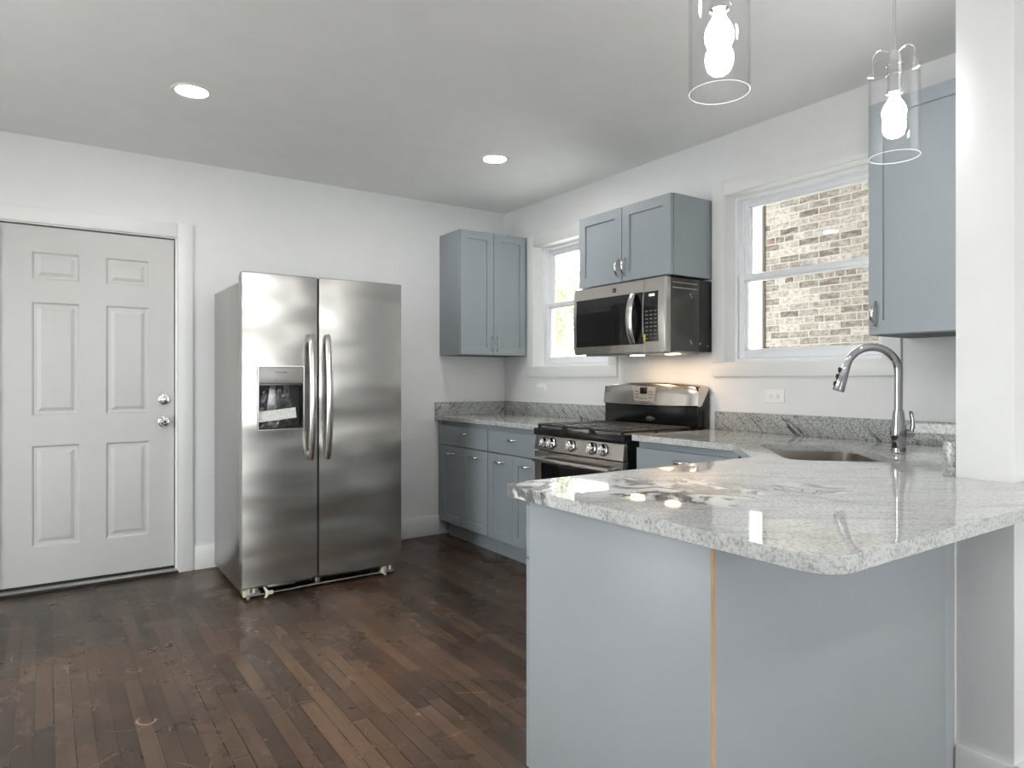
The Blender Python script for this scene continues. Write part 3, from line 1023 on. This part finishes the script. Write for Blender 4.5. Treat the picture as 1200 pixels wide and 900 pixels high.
# ------------------------------------------------------------------ refrigerator
fx0, fx1 = -2.240, -1.303
fr = thing('refrigerator', 'stainless side-by-side refrigerator with ice and water dispenser', 'refrigerator', (0, 0, 0))
m = MB()
m.box(fx0 + 0.002, fx1 - 0.002, -0.715, -0.055, 0.030, 1.731, 0.004)
m.build('body', M['fridge_side'], fr)
MB().box(fx0 + 0.012, fx1 - 0.012, -0.726, -0.700, 0.065, 1.725).build('gasket', M['dark_gap'], fr, 0)
def bow(x, x0, x1):
    s = (x - x0) / (x1 - x0) * 2 - 1
    return 0.010 * (1 - s * s)
def fridge_door(x0, x1, z0, z1, hole=None):
    xs = [x0 + (x1 - x0) * k / 28 for k in range(29)]
    xs = sorted(set(xs + [x0 + 0.003, x1 - 0.003]))
    zs = [z0, z0 + 0.004, z1 - 0.004, z1] + [z0 + (z1 - z0) * k / 12 for k in range(1, 12)]
    if hole:
        hx0, hx1, hz0, hz1 = hole
        xs = [x for x in xs if abs(x - hx0) > 0.004 and abs(x - hx1) > 0.004] + [hx0, hx1]
        zs = [z for z in zs if abs(z - hz0) > 0.02 and abs(z - hz1) > 0.02] + [hz0, hz1]
    xs.sort()
    zs.sort()
    t = bmesh.new()
    YF, YB = -0.792, -0.728
    def yy(x, z):
        e = 0.0
        for q in (z - z0, z1 - z):
            e += 0.004 * max(0.0, 1 - q / 0.004)
        return YF - bow(x, x0, x1) + e
    F = [[t.verts.new((x, yy(x, z), z)) for x in xs] for z in zs]
    for j in range(len(zs) - 1):
        for i in range(len(xs) - 1):
            if hole and xs[i] >= hx0 - 1e-6 and xs[i + 1] <= hx1 + 1e-6 and zs[j] >= hz0 - 1e-6 and zs[j + 1] <= hz1 + 1e-6:
                continue
            t.faces.new((F[j][i], F[j][i + 1], F[j + 1][i + 1], F[j + 1][i]))
    loop = [F[0][i] for i in range(len(xs))] + [F[j][-1] for j in range(1, len(zs))] + [F[-1][i] for i in range(len(xs) - 2, -1, -1)] + [F[j][0] for j in range(len(zs) - 2, 0, -1)]
    back = [t.verts.new((v.co.x, YB, v.co.z)) for v in loop]
    n = len(loop)
    for k in range(n):
        t.faces.new((loop[k], back[k], back[(k + 1) % n], loop[(k + 1) % n]))
    t.faces.new(back)
    if hole:
        bmesh.ops.delete(t, geom=[v for v in t.verts if not v.link_faces], context='VERTS')
    bmesh.ops.recalc_face_normals(t, faces=t.faces)
    mb = MB()
    mb._merge(t)
    return mb
HX0, HX1, HZ0, HZ1 = -2.161, -1.910, 0.916, 1.268
ld = fridge_door(fx0, -1.8300, 0.060, 1.779, (HX0, HX1, HZ0, HZ1)).build('freezer_door', M['fridge_steel'], fr, 40)
rd = fridge_door(-1.8180, fx1, 0.060, 1.779).build('fresh_food_door', M['fridge_steel'], fr, 40)
MB().box(-1.8298, -1.8182, -0.786, -0.715, 0.066, 1.772).build('centre_gasket', M['dark_gap'], fr, 0)  # dark strip standing in for the shaded gap between the doors
# dispenser
m = MB()
yf = -0.806
def frame(mb, x0, x1, z0, z1, w, y0, y1, b=0.0):
    mb.box(x0 - w, x0, y0, y1, z0 - w, z1 + w, b)
    mb.box(x1, x1 + w, y0, y1, z0 - w, z1 + w, b)
    mb.box(x0, x1, y0, y1, z1, z1 + w, b)
    mb.box(x0, x1, y0, y1, z0 - w, z0, b)
frame(m, HX0 + 0.004, HX1 - 0.004, HZ0 + 0.004, HZ1 - 0.004, 0.006, yf - 0.002, -0.78)
m.build('dispenser_bezel', M['handle_steel'], ld)
m = MB()
m.box(HX0 + 0.004, HX1 - 0.004, -0.7405, -0.7365, HZ0, HZ1)
m.box(HX0 - 0.002, HX0 + 0.005, yf + 0.003, -0.738, HZ0, HZ1)
m.box(HX1 - 0.005, HX1 + 0.002, yf + 0.003, -0.738, HZ0, HZ1)
m.box(HX0 + 0.004, HX1 - 0.004, yf + 0.004, -0.738, HZ0 - 0.002, HZ0 + 0.012)
m.box(HX0 + 0.004, HX1 - 0.004, yf + 0.02, -0.738, 1.165, HZ1 + 0.002)
m.build('dispenser_recess', M['black_matte'], ld, 0)
dpn = MB().box(HX0 + 0.005, HX1 - 0.005, yf, yf + 0.022, 1.174, HZ1 - 0.005, 0.002).build('dispenser_panel', M['grey_plastic'], ld)
MB().box(HX0 + 0.005, HX1 - 0.005, yf - 0.001, yf + 0.022, 1.158, 1.1735, 0.002).build('dispenser_lip', M['charcoal'], ld)
text('logo', 'FRIGIDAIRE', 0.0125, M['ink'], dpn, ((HX0 + HX1) / 2, yf - 0.0006, 1.233))
m = MB()
for k in range(5):
    m.box(HX0 + 0.085 + k * 0.018, HX0 + 0.094 + k * 0.018, yf - 0.0008, yf + 0.001, 1.186, 1.189)
m.build('control_mark', M['ink'], dpn, 0)
m = MB()
m.loft([[(HX0 + 0.075, -0.765, 1.165), (HX0 + 0.105, -0.765, 1.165), (HX0 + 0.105, -0.742, 1.165), (HX0 + 0.075, -0.742, 1.165)],
        [(HX0 + 0.070, -0.760, 1.07), (HX0 + 0.110, -0.760, 1.07), (HX0 + 0.110, -0.742, 1.07), (HX0 + 0.070, -0.742, 1.07)]])
m.loft([[(HX0 + 0.150, -0.765, 1.165), (HX0 + 0.180, -0.765, 1.165), (HX0 + 0.180, -0.742, 1.165), (HX0 + 0.150, -0.742, 1.165)],
        [(HX0 + 0.145, -0.760, 1.07), (HX0 + 0.185, -0.760, 1.07), (HX0 + 0.185, -0.742, 1.07), (HX0 + 0.145, -0.742, 1.07)]])
m.build('dispenser_paddle', M['charcoal'], ld)
# plastic bag with paper strip sitting in the dispenser
bag = thing('accessory_bag', 'clear plastic bag with a white printed strip inside the refrigerator dispenser', 'bag', (HX0 + 0.105, -0.772, HZ0 + 0.0125))
m = MB()
rnd = random.Random(5)
loops = []
for k in range(15):
    z = 0.215 * k / 14
    lp = []
    for j in range(36):
        a = 2 * math.pi * j / 36
        wob = 1 + 0.10 * math.sin(3 * a + k * 0.9) + rnd.uniform(-0.07, 0.07)
        pinch = 1 - 0.30 * max(0, (k - 9) / 5)
        lp.append((0.088 * math.cos(a) * wob * pinch, 0.019 * math.sin(a) * wob, z))
    loops.append(lp)
m.loft(loops, (True, True))
m.build('film', M['film'], bag, 0)
m = MB()
m.box(-0.062, -0.012, -0.004, 0.004, 0.085, 0.205, 0.002, 2, Matrix.Rotation(R(7), 4, 'Y'))
m.build('packet', M['galv'], bag)
m = MB()
m.box(0.020, 0.062, -0.004, 0.004, 0.10, 0.205, 0.002, 2, Matrix.Rotation(R(-8), 4, 'Y'))
m.build('packet', M['charcoal'], bag)
m = MB()
m.box(-0.098, 0.112, -0.0265, -0.0258, 0.040, 0.098, 0.0, 2, Matrix.Rotation(R(-6), 4, 'Y'))
tag(m.build('paper_strip', M['paper'], bag, 0), 'white paper strip with small print')
# handles
def fridge_handle(parent, x):
    m = MB()
    pts, rad = [], []
    N = 24
    for k in range(N + 1):
        a = -1 + 2 * k / N
        z = 1.095 + 0.358 * a
        out = -0.802 - 0.018 - 0.034 * (1 - abs(a) ** 2.2)
        pts.append((x, out, z))
        e = min(1.0, (1 - abs(a)) / 0.05)
        rad.append(0.0195 * (0.55 + 0.45 * math.sqrt(max(0, e * (2 - e)))))
    m.tube(pts, rad, 20, (1.0, 0.62), (1, 0, 0))
    for z in (0.765, 1.425):
        m.box(x - 0.012, x + 0.012, -0.830, -0.795, z - 0.018, z + 0.018, 0.004)
    m.build('handle', M['handle_steel'], parent)
fridge_handle(ld, -1.872)
fridge_handle(rd, -1.776)
for x0, x1 in ((fx0 + 0.004, fx0 + 0.06), (fx1 - 0.06, fx1 - 0.004)):
    MB().box(x0, x1, -0.775, -0.690, 1.732, 1.768, 0.004).build('hinge_cover', M['charcoal'], fr)
# exposed base
m = MB()
m.box(fx0 + 0.03, fx1 - 0.03, -0.70, -0.66, 0.02, 0.066)
m.build('base_grille', M['black_matte'], fr, 0)
m = MB()
m.tube([(fx0 + 0.01, -0.786, 0.016), (fx0 + 0.12, -0.786, 0.016), (fx0 + 0.46, -0.786, 0.022), (fx1 - 0.12, -0.786, 0.022), (fx1 - 0.05, -0.786, 0.022)], 0.006, 8, (0.8, 1.6))
m.box(-1.838, -1.812, -0.793, -0.70, 0.020, 0.058, 0.003)
m.box(fx0 + 0.01, fx0 + 0.10, -0.784, -0.70, 0.012, 0.032, 0.003)
m.box(fx1 - 0.14, fx1 - 0.045, -0.784, -0.70, 0.016, 0.036, 0.003)
m.build('base_rail', M['galv'], fr)
for x in (fx0 + 0.035, fx1 - 0.10):
    m = MB()
    m.cyl((x, -0.775, 0.0), (x, -0.775, 0.055), 0.009, 0.011, 14)
    m.cyl((x - 0.020, -0.79, 0.018), (x - 0.020, -0.79, 0.052), 0.012, 0.012, 10)
    m.cyl((x + 0.028, -0.783, 0.03), (x + 0.028, -0.783, 0.055), 0.008, 0.008, 10)
    m.build('levelling_leg', M['ivory'], fr)
for x in (fx0 + 0.05, fx1 - 0.05):
    MB().cyl((x - 0.012, -0.12, 0.022), (x + 0.012, -0.12, 0.022), 0.022, None, 18).build('roller', M['black_matte'], fr)
MB().box(fx0 + 0.14, fx0 + 0.29, -0.778, -0.74, 0.040, 0.056, 0.002).build('drip_bar', M['galv'], fr)
cl = MB()
cl.tube([(fx0 + 0.112, -0.800, 0.056), (fx0 + 0.122, -0.806, 0.040), (fx0 + 0.128, -0.812, 0.022), (fx0 + 0.120, -0.820, 0.009), (fx0 + 0.112, -0.826, 0.006)], [0.006, 0.007, 0.011, 0.009, 0.007], 10, (1.0, 0.6))
cl.box(fx0 + 0.124, fx0 + 0.158, -0.816, -0.808, 0.014, 0.036, 0.002)
tag(cl.build('clip', M['ivory'], fr), 'loose ivory plastic clip hanging under the freezer door')

# ------------------------------------------------------------------ gas range (local: u right, w into the wall, front of door at w = 0)
RW = 0.765
rg = thing('gas_range', 'stainless and black gas range between the grey base cabinets', 'range', (-0.682, -1.333, 0), FACE_X)
MB().box(0.0, RW, 0.030, 0.655, 0.06, 0.862, 0.002).build('body', M['black'], rg)
for u in (0.05, RW - 0.05):
    for w in (0.08, 0.60):
        MB().cyl((u, w, 0), (u, w, 0.062), 0.016, 0.02, 14).build('foot', M['black_matte'], rg)
m = MB()
m.loft([[(0.002, 0.0, 0.775), (0.002, 0.035, 0.775), (0.002, 0.035, 0.862), (0.002, 0.014, 0.862)], [(RW - 0.002, 0.0, 0.775), (RW - 0.002, 0.035, 0.775), (RW - 0.002, 0.035, 0.862), (RW - 0.002, 0.014, 0.862)]])
cp = m.build('control_panel', M['steel'], rg, 20)
tilt = Matrix.Rotation(R(90) - math.atan(0.014 / 0.087), 4, 'X')
for u in (0.098, 0.166, 0.345, 0.522, 0.612):
    k = MB()
    T = Matrix.Translation((u, 0.0065, 0.820)) @ tilt
    k.lathe([(0.030, 0), (0.030, 0.004), (0.0265, 0.006), (0.0245, 0.028), (0.021, 0.032), (0, 0.032)], 28, T)
    k.box(-0.005, 0.005, -0.024, 0.024, 0.028, 0.040, 0.002, 2, T)
    kb = k.build('knob', M['chrome'], cp)
    MB().lathe([(0.034, 0), (0.034, 0.003), (0.030, 0.0035)], 28, T).build('knob_skirt', M['black_matte'], kb)
# oven door
dz0, dz1 = 0.225, 0.768
od = MB().slab(0.004, RW - 0.004, dz0, dz1, 0.028, [(0, 0.004), (0.004, 0), (0.062, 0), (0.068, 0.004)]).build('oven_door', M['steel'], rg)
MB().slab(0.070, RW - 0.070, dz0 + 0.068, dz1 - 0.066, 0.003, [(0, 0.0)], 0.0005).build('oven_window', M['black_glass'], od, 0)
hb = MB()
hz = dz1 - 0.045
hb.tube([(0.055 + (RW - 0.11) * k / 12, -0.046 - 0.008 * (1 - (k / 6 - 1) ** 2), hz) for k in range(13)], 0.0135, 16, (1.1, 0.9))
for u in (0.075, RW - 0.075):
    hb.box(u - 0.014, u + 0.014, -0.050, 0.002, hz - 0.012, hz + 0.012, 0.004)
hb.build('handle', M['handle_steel'], od)
MB().slab(0.004, RW - 0.004, 0.070, 0.218, 0.028, [(0, 0.004), (0.004, 0)]).build('storage_drawer', M['steel'], rg)
# cooktop
m = MB()
m.box(0.0, RW, -0.004, 0.645, 0.862, 0.903, 0.004)
m.build('cooktop', M['black'], rg)
m = MB()
m.box(0.022, RW - 0.022, 0.012, 0.535, 0.9032, 0.9062, 0.001)
m.build('burner_pan', M['black_matte'], rg)
for u, w, r in ((0.155, 0.145, 0.050), (0.155, 0.40, 0.038), (0.3825, 0.27, 0.044), (0.61, 0.145, 0.042), (0.61, 0.40, 0.034)):
    b = MB().lathe([(r * 1.15, 0), (r * 1.15, 0.006), (r * 0.85, 0.010), (0, 0.010)], 28, Matrix.Translation((u, w, 0.906))).build('burner', M['galv'], rg)
    MB().lathe([(r, 0), (r, 0.006), (r * 0.9, 0.008), (0, 0.008)], 28, Matrix.Translation((u, w, 0.9162))).build('burner_cap', M['black_matte'], b)
gz = 0.929
for u0, u1 in ((0.020, 0.262), (0.266, 0.499), (0.503, RW - 0.020)):
    m = MB()
    w0, w1 = 0.014, 0.535
    for u in (u0 + 0.007, u1 - 0.007):
        m.box(u - 0.006, u + 0.006, w0, w1, gz - 0.012, gz, 0.002)
    for w in (w0 + 0.006, w1 - 0.006, (w0 + w1) / 2):
        m.box(u0, u1, w - 0.006, w + 0.006, gz - 0.012, gz, 0.002)
    um = (u0 + u1) / 2
    m.box(um - 0.005, um + 0.005, w0, w1, gz - 0.010, gz + 0.001, 0.002)
    for k in range(1, 8):
        if k == 4:
            continue
        w = w0 + (w1 - w0) * k / 8
        m.box(u0, u1, w - 0.0045, w + 0.0045, gz - 0.009, gz + 0.001, 0.0015)
    for u in (u0 + 0.008, u1 - 0.008):
        for w in (w0 + 0.008, w1 - 0.008, (w0 + w1) / 2):
            m.box(u - 0.008, u + 0.008, w - 0.008, w + 0.008, 0.9062, gz - 0.006, 0.001)
    m.build('grate', M['iron'], rg)
# backguard
MB().box(0.0, RW, 0.575, 0.672, 0.90, 1.150, 0.003).build('backguard', M['black'], rg)
m = MB()
loops = []
N = 20
for k in range(N + 1):
    s = -1 + 2 * k / N
    u = RW / 2 + s * (RW / 2 + 0.004)
    c2 = 1 - s * s
    en = max(0.0, abs(s) - 0.95) / 0.05
    f = 0.560 - 0.022 * c2 + 0.006 * en
    zt = 1.158 + 0.018 * c2 - 0.004 * en
    zb = 1.043 - 0.006 * c2
    prof = [(f + 0.012, zb - 0.004), (f, zb + 0.004), (f + 0.006, (zb + zt) / 2), (f + 0.014, zt - 0.014), (f + 0.022, zt - 0.005), (f + 0.034, zt), (0.660, zt), (0.660, zt - 0.02), (0.60, zb)]
    loops.append([(u, a, b) for a, b in prof])
m.loft(loops)
bgp = m.build('backguard_panel', M['steel'], rg, 50)
f0 = 0.538
m = MB()
m.loft([[(0.290, f0 + 0.004, 1.150), (0.478, f0 + 0.004, 1.150), (0.478, f0 + 0.020, 1.152), (0.290, f0 + 0.020, 1.152)],
        [(0.300, f0 + 0.0005, 1.064), (0.468, f0 + 0.0005, 1.064), (0.468, f0 + 0.020, 1.062), (0.300, f0 + 0.020, 1.062)]])
clk = m.build('clock_panel', M['grey_plastic'], rg)
MB().box(0.352, 0.408, f0 - 0.0015, f0 + 0.01, 1.108, 1.146, 0.001).build('clock_display', M['black_glass'], clk)
m = MB()
for k in range(3):
    for j in range(2):
        m.box(0.310 + j * 0.016, 0.320 + j * 0.016, f0 + 0.0002, f0 + 0.008, 1.082 + k * 0.018, 1.088 + k * 0.018)
        m.box(0.424 + j * 0.018, 0.434 + j * 0.018, f0 + 0.0002, f0 + 0.008, 1.082 + k * 0.018, 1.088 + k * 0.018)
for k in range(4):
    m.box(0.345 + k * 0.018, 0.355 + k * 0.018, f0 - 0.0006, f0 + 0.008, 1.076, 1.082)
m.build('clock_key', M['ink'], clk, 0)
text('print', 'AccuBake', 0.014, M['red_ink'], rg, (0.384, f0 - 0.0006, 1.050))
bd = MB().lathe([(0.0, 0.0), (0.030, 0.0), (0.027, 0.003), (0.0, 0.004)], 32, Matrix.Translation((0.400, 0.5748, 0.957)) @ Matrix.Rotation(R(90), 4, 'X') @ Matrix.Diagonal((1.15, 0.55, 1, 1)), False).build('badge', M['chrome'], rg)
m = MB()
pts = []
for k in range(30):
    a = k / 29 * 2 * math.pi * 1.1 - 0.6
    pts.append((0.400 + 0.030 * math.cos(a), 0.5712, 0.957 + 0.0115 * math.sin(a) + 0.004 * math.cos(a)))
m.tube(pts, 0.0012, 6)
m.build('badge_swirl', M['ink'], bd)
text('badge_name', 'Whirlpool', 0.012, M['ink'], bd, (0.400, 0.5706, 0.957))

# ------------------------------------------------------------------ microwave over the range
MW = 0.765
mw = thing('microwave', 'stainless over-the-range microwave under the short grey cabinet', 'microwave', (-0.388, -1.348, 0), FACE_X)
mz0, mz1 = 1.345, 1.748
MB().box(0.004, MW - 0.004, 0.040, 0.380, mz0 + 0.002, mz1, 0.003).build('body', M['charcoal'], mw)
DWid = 0.602
def curved_front(u0, u1, z0, z1, hole):
    """front skin gently bowed top to bottom with a rectangular opening"""
    us = sorted([u0, u0 + 0.004, u1 - 0.004, u1] + ([hole[0], hole[1]] if hole else []))
    zs = [z0 + (z1 - z0) * k / 12 for k in range(13)]
    if hole:
        zs = sorted([z for z in zs if min(abs(z - hole[2]), abs(z - hole[3])) > 0.008] + [hole[2], hole[3]])
    t = bmesh.new()
    def ww(z):
        s = (z - z0) / (z1 - z0) * 2 - 1
        return 0.010 * s * s
    F = [[t.verts.new((u, ww(z) + (0.0005 if (i in (0, len(us) - 1)) else 0), z)) for i, u in enumerate(us)] for z in zs]
    for j in range(len(zs) - 1):
        for i in range(len(us) - 1):
            if hole and us[i] >= hole[0] - 1e-6 and us[i + 1] <= hole[1] + 1e-6 and zs[j] >= hole[2] - 1e-6 and zs[j + 1] <= hole[3] + 1e-6:
                continue
            t.faces.new((F[j][i], F[j][i + 1], F[j + 1][i + 1], F[j + 1][i]))
    nU, nZ = len(us), len(zs)
    loop = [F[0][i] for i in range(nU)] + [F[j][-1] for j in range(1, nZ)] + [F[-1][i] for i in range(nU - 2, -1, -1)] + [F[j][0] for j in range(nZ - 2, 0, -1)]
    back = [t.verts.new((v.co.x, 0.042, v.co.z)) for v in loop]
    n = len(loop)
    for k in range(n):
        t.faces.new((loop[k], back[k], back[(k + 1) % n], loop[(k + 1) % n]))
    t.faces.new(back)
    bmesh.ops.recalc_face_normals(t, faces=t.faces)
    mb = MB()
    mb._merge(t)
    return mb
md = curved_front(0.0, DWid - 0.001, mz0, mz1, (0.030, DWid - 0.005, mz0 + 0.050, mz1 - 0.073)).build('door', M['steel'], mw, 40)
MB().box(0.026, DWid - 0.003, 0.0035, 0.020, mz0 + 0.046, mz1 - 0.069).build('door_glass', M['black_glass'], md, 0)
m = MB()
frame(m, 0.062, 0.440, mz0 + 0.080, mz1 - 0.140, 0.0012, 0.0028, 0.006)
m.build('window_outline', M['black_matte'], md, 0)
hm = MB()
hm.tube([(0.526 + 0.004 * (1 - (k / 6 - 1) ** 2), -0.006 - 0.034 * (1 - abs(k / 6 - 1) ** 2.2), mz0 + 0.054 + (mz1 - mz0 - 0.130) * k / 12) for k in range(13)], [0.020] + [0.023] * 11 + [0.020], 16, (1.0, 0.45), (1, 0, 0))
hm.build('handle', M['handle_steel'], md)
pn = curved_front(DWid + 0.001, MW, mz0, mz1, (DWid + 0.004, MW - 0.052, mz0 + 0.058, mz1 - 0.072)).build('control_panel', M['steel'], mw, 40)
kp = MB().box(DWid + 0.0035, MW - 0.0515, 0.0035, 0.020, mz0 + 0.0575, mz1 - 0.0715).build('keypad', M['black_glass'], pn, 0)
m = MB()
for j in range(8):
    for i in range(3):
        m.box(DWid + 0.016 + i * 0.032, DWid + 0.034 + i * 0.032, 0.0030, 0.006, mz0 + 0.072 + j * 0.0215, mz0 + 0.077 + j * 0.0215)
m.build('key', M['key_grey'], kp, 0)
text('display_digits', '12:00', 0.020, M['display'], kp, (DWid + 0.062, 0.0030, mz1 - 0.092))
MB().box(DWid + 0.004, DWid + 0.015, 0.0022, 0.0038, mz0 + 0.060, mz0 + 0.098).build('sticker', M['yellow'], pn, 0)
m = MB()
m.tube([(MW - 0.006, 0.010, mz0 + 0.002), (MW - 0.006, 0.004, (mz0 + mz1) / 2), (MW - 0.006, 0.010, mz1 - 0.002)], 0.008, 10)
m.build('edge_trim', M['chrome'], pn)
# round emblem on the door's top rail
em = Matrix.Translation((0.365, -0.0015 + 0.008, mz1 - 0.036)) @ toward
eb = MB().lathe([(0.0, 0), (0.014, 0), (0.014, 0.003), (0.0125, 0.004), (0.012, 0.003), (0.0, 0.003)], 32, em, False).build('emblem', M['charcoal'], md)
text('emblem_letters', 'GE', 0.013, M['chrome'], eb, (0.365, 0.0032, mz1 - 0.036))
# side hardware
for w, z in ((0.205, mz1 - 0.085), (0.212, mz1 - 0.100), (0.205, mz0 + 0.060), (0.212, mz0 + 0.048), (0.285, mz0 + 0.048), (0.345, mz0 + 0.035)):
    MB().cyl((MW - 0.005, w, z), (MW - 0.0005, w, z), 0.007, 0.006, 14).build('side_screw', M['galv'], mw)
m = MB()
m.box(MW - 0.006, MW - 0.001, 0.06, 0.26, mz1 - 0.030, mz1 - 0.024)
m.box(MW - 0.006, MW - 0.001, 0.06, 0.26, mz1 - 0.058, mz1 - 0.052)
m.build('side_slot', M['galv'], mw)
MB().box(MW - 0.0045, MW - 0.0015, 0.285, 0.379, mz0 + 0.004, mz1 - 0.004).build('side_flange', M['black_matte'], mw)
m = MB()
m.box(0.07, 0.33, 0.10, 0.34, mz0 - 0.006, mz0 + 0.004, 0.002)
m.box(0.44, 0.70, 0.10, 0.34, mz0 - 0.006, mz0 + 0.004, 0.002)
m.box(0.07, 0.70, 0.045, 0.085, mz0 - 0.010, mz0 + 0.004, 0.002)
m.build('grease_filter', M['galv'], mw)
for u in (0.385, 0.66):
    ln = MB().box(u - 0.035, u + 0.035, 0.150, 0.200, mz0 - 0.0120, mz0 - 0.0005).build('cooktop_lamp', M['hood_lens'], mw, 0)
    ld_ = bpy.data.lights.new('cooktop_lamp_glow', 'AREA')
    ld_.shape = 'RECTANGLE'
    ld_.size, ld_.size_y = 0.07, 0.05
    ld_.energy = HOOD
    ld_.color = (1.0, 0.70, 0.42)
    lo = bpy.data.objects.new('cooktop_lamp_glow', ld_)
    COL.objects.link(lo)
    lo.parent = ln
    lo.location = (u, 0.175, mz0 - 0.016)

# ------------------------------------------------------------------ wall outlets
def outlet(y, z, label):
    o = thing('outlet', label, 'outlet', (0, y, z), FACE_X, 'white wall outlets')
    p = MB().box(-0.0575, 0.0575, -0.006, 0.0, -0.035, 0.035, 0.002).build('plate', M['outlet'], o)
    MB().box(-0.034, 0.034, -0.0085, -0.005, -0.0165, 0.0165, 0.002).build('receptacle', M['outlet'], o)
    for u in (-0.020, 0.020):
        m = MB()
        m.box(u - 0.004, u + 0.005, -0.0089, -0.008, 0.0045, 0.0065)
        m.box(u - 0.004, u + 0.004, -0.0089, -0.008, -0.0065, -0.0045)
        m.cyl((u + 0.0095, -0.0089, 0), (u + 0.0095, -0.008, 0), 0.0025, None, 10)
        m.build('slot', M['black_matte'], o, 0)
outlet(-0.505, 1.124, 'white horizontal outlet plate under the small window')
outlet(-2.510, 1.108, 'white horizontal outlet plate under the wide window')

# ------------------------------------------------------------------ pendant lamps
def pendant(x, y, label):
    p = thing('pendant_lamp', label, 'pendant lamp', (x, y, 0), 0, 'clear glass pendant lamps')
    zb, zt, r, th = 1.888, 2.168, 0.0715, 0.004
    MB().lathe([(r - th, zb), (r, zb), (r, zt), (r - th, zt), (r - th, zb)], 56, None, False).build('glass_shade', M['pendant_glass'], p)
    for z in (zb,):
        MB().lathe([(r - 0.0022, z - 0.0006), (r - 0.0002, z - 0.0006), (r + 0.0004, z), (r - 0.0002, z + 0.0006), (r - 0.0022, z + 0.0006), (r - 0.0028, z), (r - 0.0022, z - 0.0006)], 56, None, False).build('rim', M['ground_edge'], p)
    MB().lathe([(0.060, H - 0.022), (0.060, H)], 40).build('canopy', M['chrome'], p)
    st = MB()
    st.cyl((0, 0, 2.215), (0, 0, H - 0.02), 0.0045, None, 14)
    st.sphere((0, 0, 2.215), 0.010, 16)
    st.build('stem', M['chrome'], p)
    sk = MB()
    sk.lathe([(0.0, 2.212), (0.017, 2.210), (0.021, 2.198), (0.021, 2.180), (0.0235, 2.178), (0.0235, 2.172), (0.021, 2.170), (0.021, 2.150), (0.0235, 2.148), (0.0235, 2.142), (0.021, 2.140), (0.021, 2.100), (0.024, 2.094), (0.024, 2.084), (0.019, 2.082), (0.0, 2.082)], 32, None, False)
    sk.build('socket', M['chrome'], p)
    for k in range(3):
        a = R(20 + 120 * k)
        ca, sa = math.cos(a), math.sin(a)
        m = MB()
        pts = []
        for j in range(11):
            q = j / 10
            rad = 0.008 + (r - 0.012) * math.sin(q * math.pi / 2)
            z = 2.206 + 0.016 * math.sin(q * math.pi) - 0.050 * max(0, q - 0.35) ** 1.3
            pts.append((ca * rad, sa * rad, z))
        pts += [(ca * (r - 0.006), sa * (r - 0.006), 2.165), (ca * (r - 0.007), sa * (r - 0.007), 2.140)]
        m.tube(pts, 0.0028, 8)
        m.cyl((ca * (r - 0.009), sa * (r - 0.009), 2.138), (ca * (r + 0.006), sa * (r + 0.006), 2.138), 0.0045, 0.0045, 12)
        m.sphere((ca * (r + 0.006), sa * (r + 0.006), 2.138), 0.0055, 12)
        m.build('arm', M['chrome'], p)
    bl = MB()
    bl.lathe([(0.0155, 2.072), (0.018, 2.064), (0.0255, 2.053), (0.0315, 2.040), (0.034, 2.026), (0.0325, 2.011), (0.027, 1.999), (0.019, 1.993), (0.009, 1.9895), (0.0, 1.989)], 32, None, False)
    b = bl.build('bulb', M['bulb'], p)
    MB().lathe([(0.014, 2.086), (0.0155, 2.072), (0.0, 2.0715)], 24, None, False).build('bulb_neck', M['white_socket'], b)
pendant(-1.775, -3.57, 'clear glass cylinder pendant nearer the peninsula end')
pendant(-0.940, -3.57, 'clear glass cylinder pendant in front of the one-door wall cabinet')
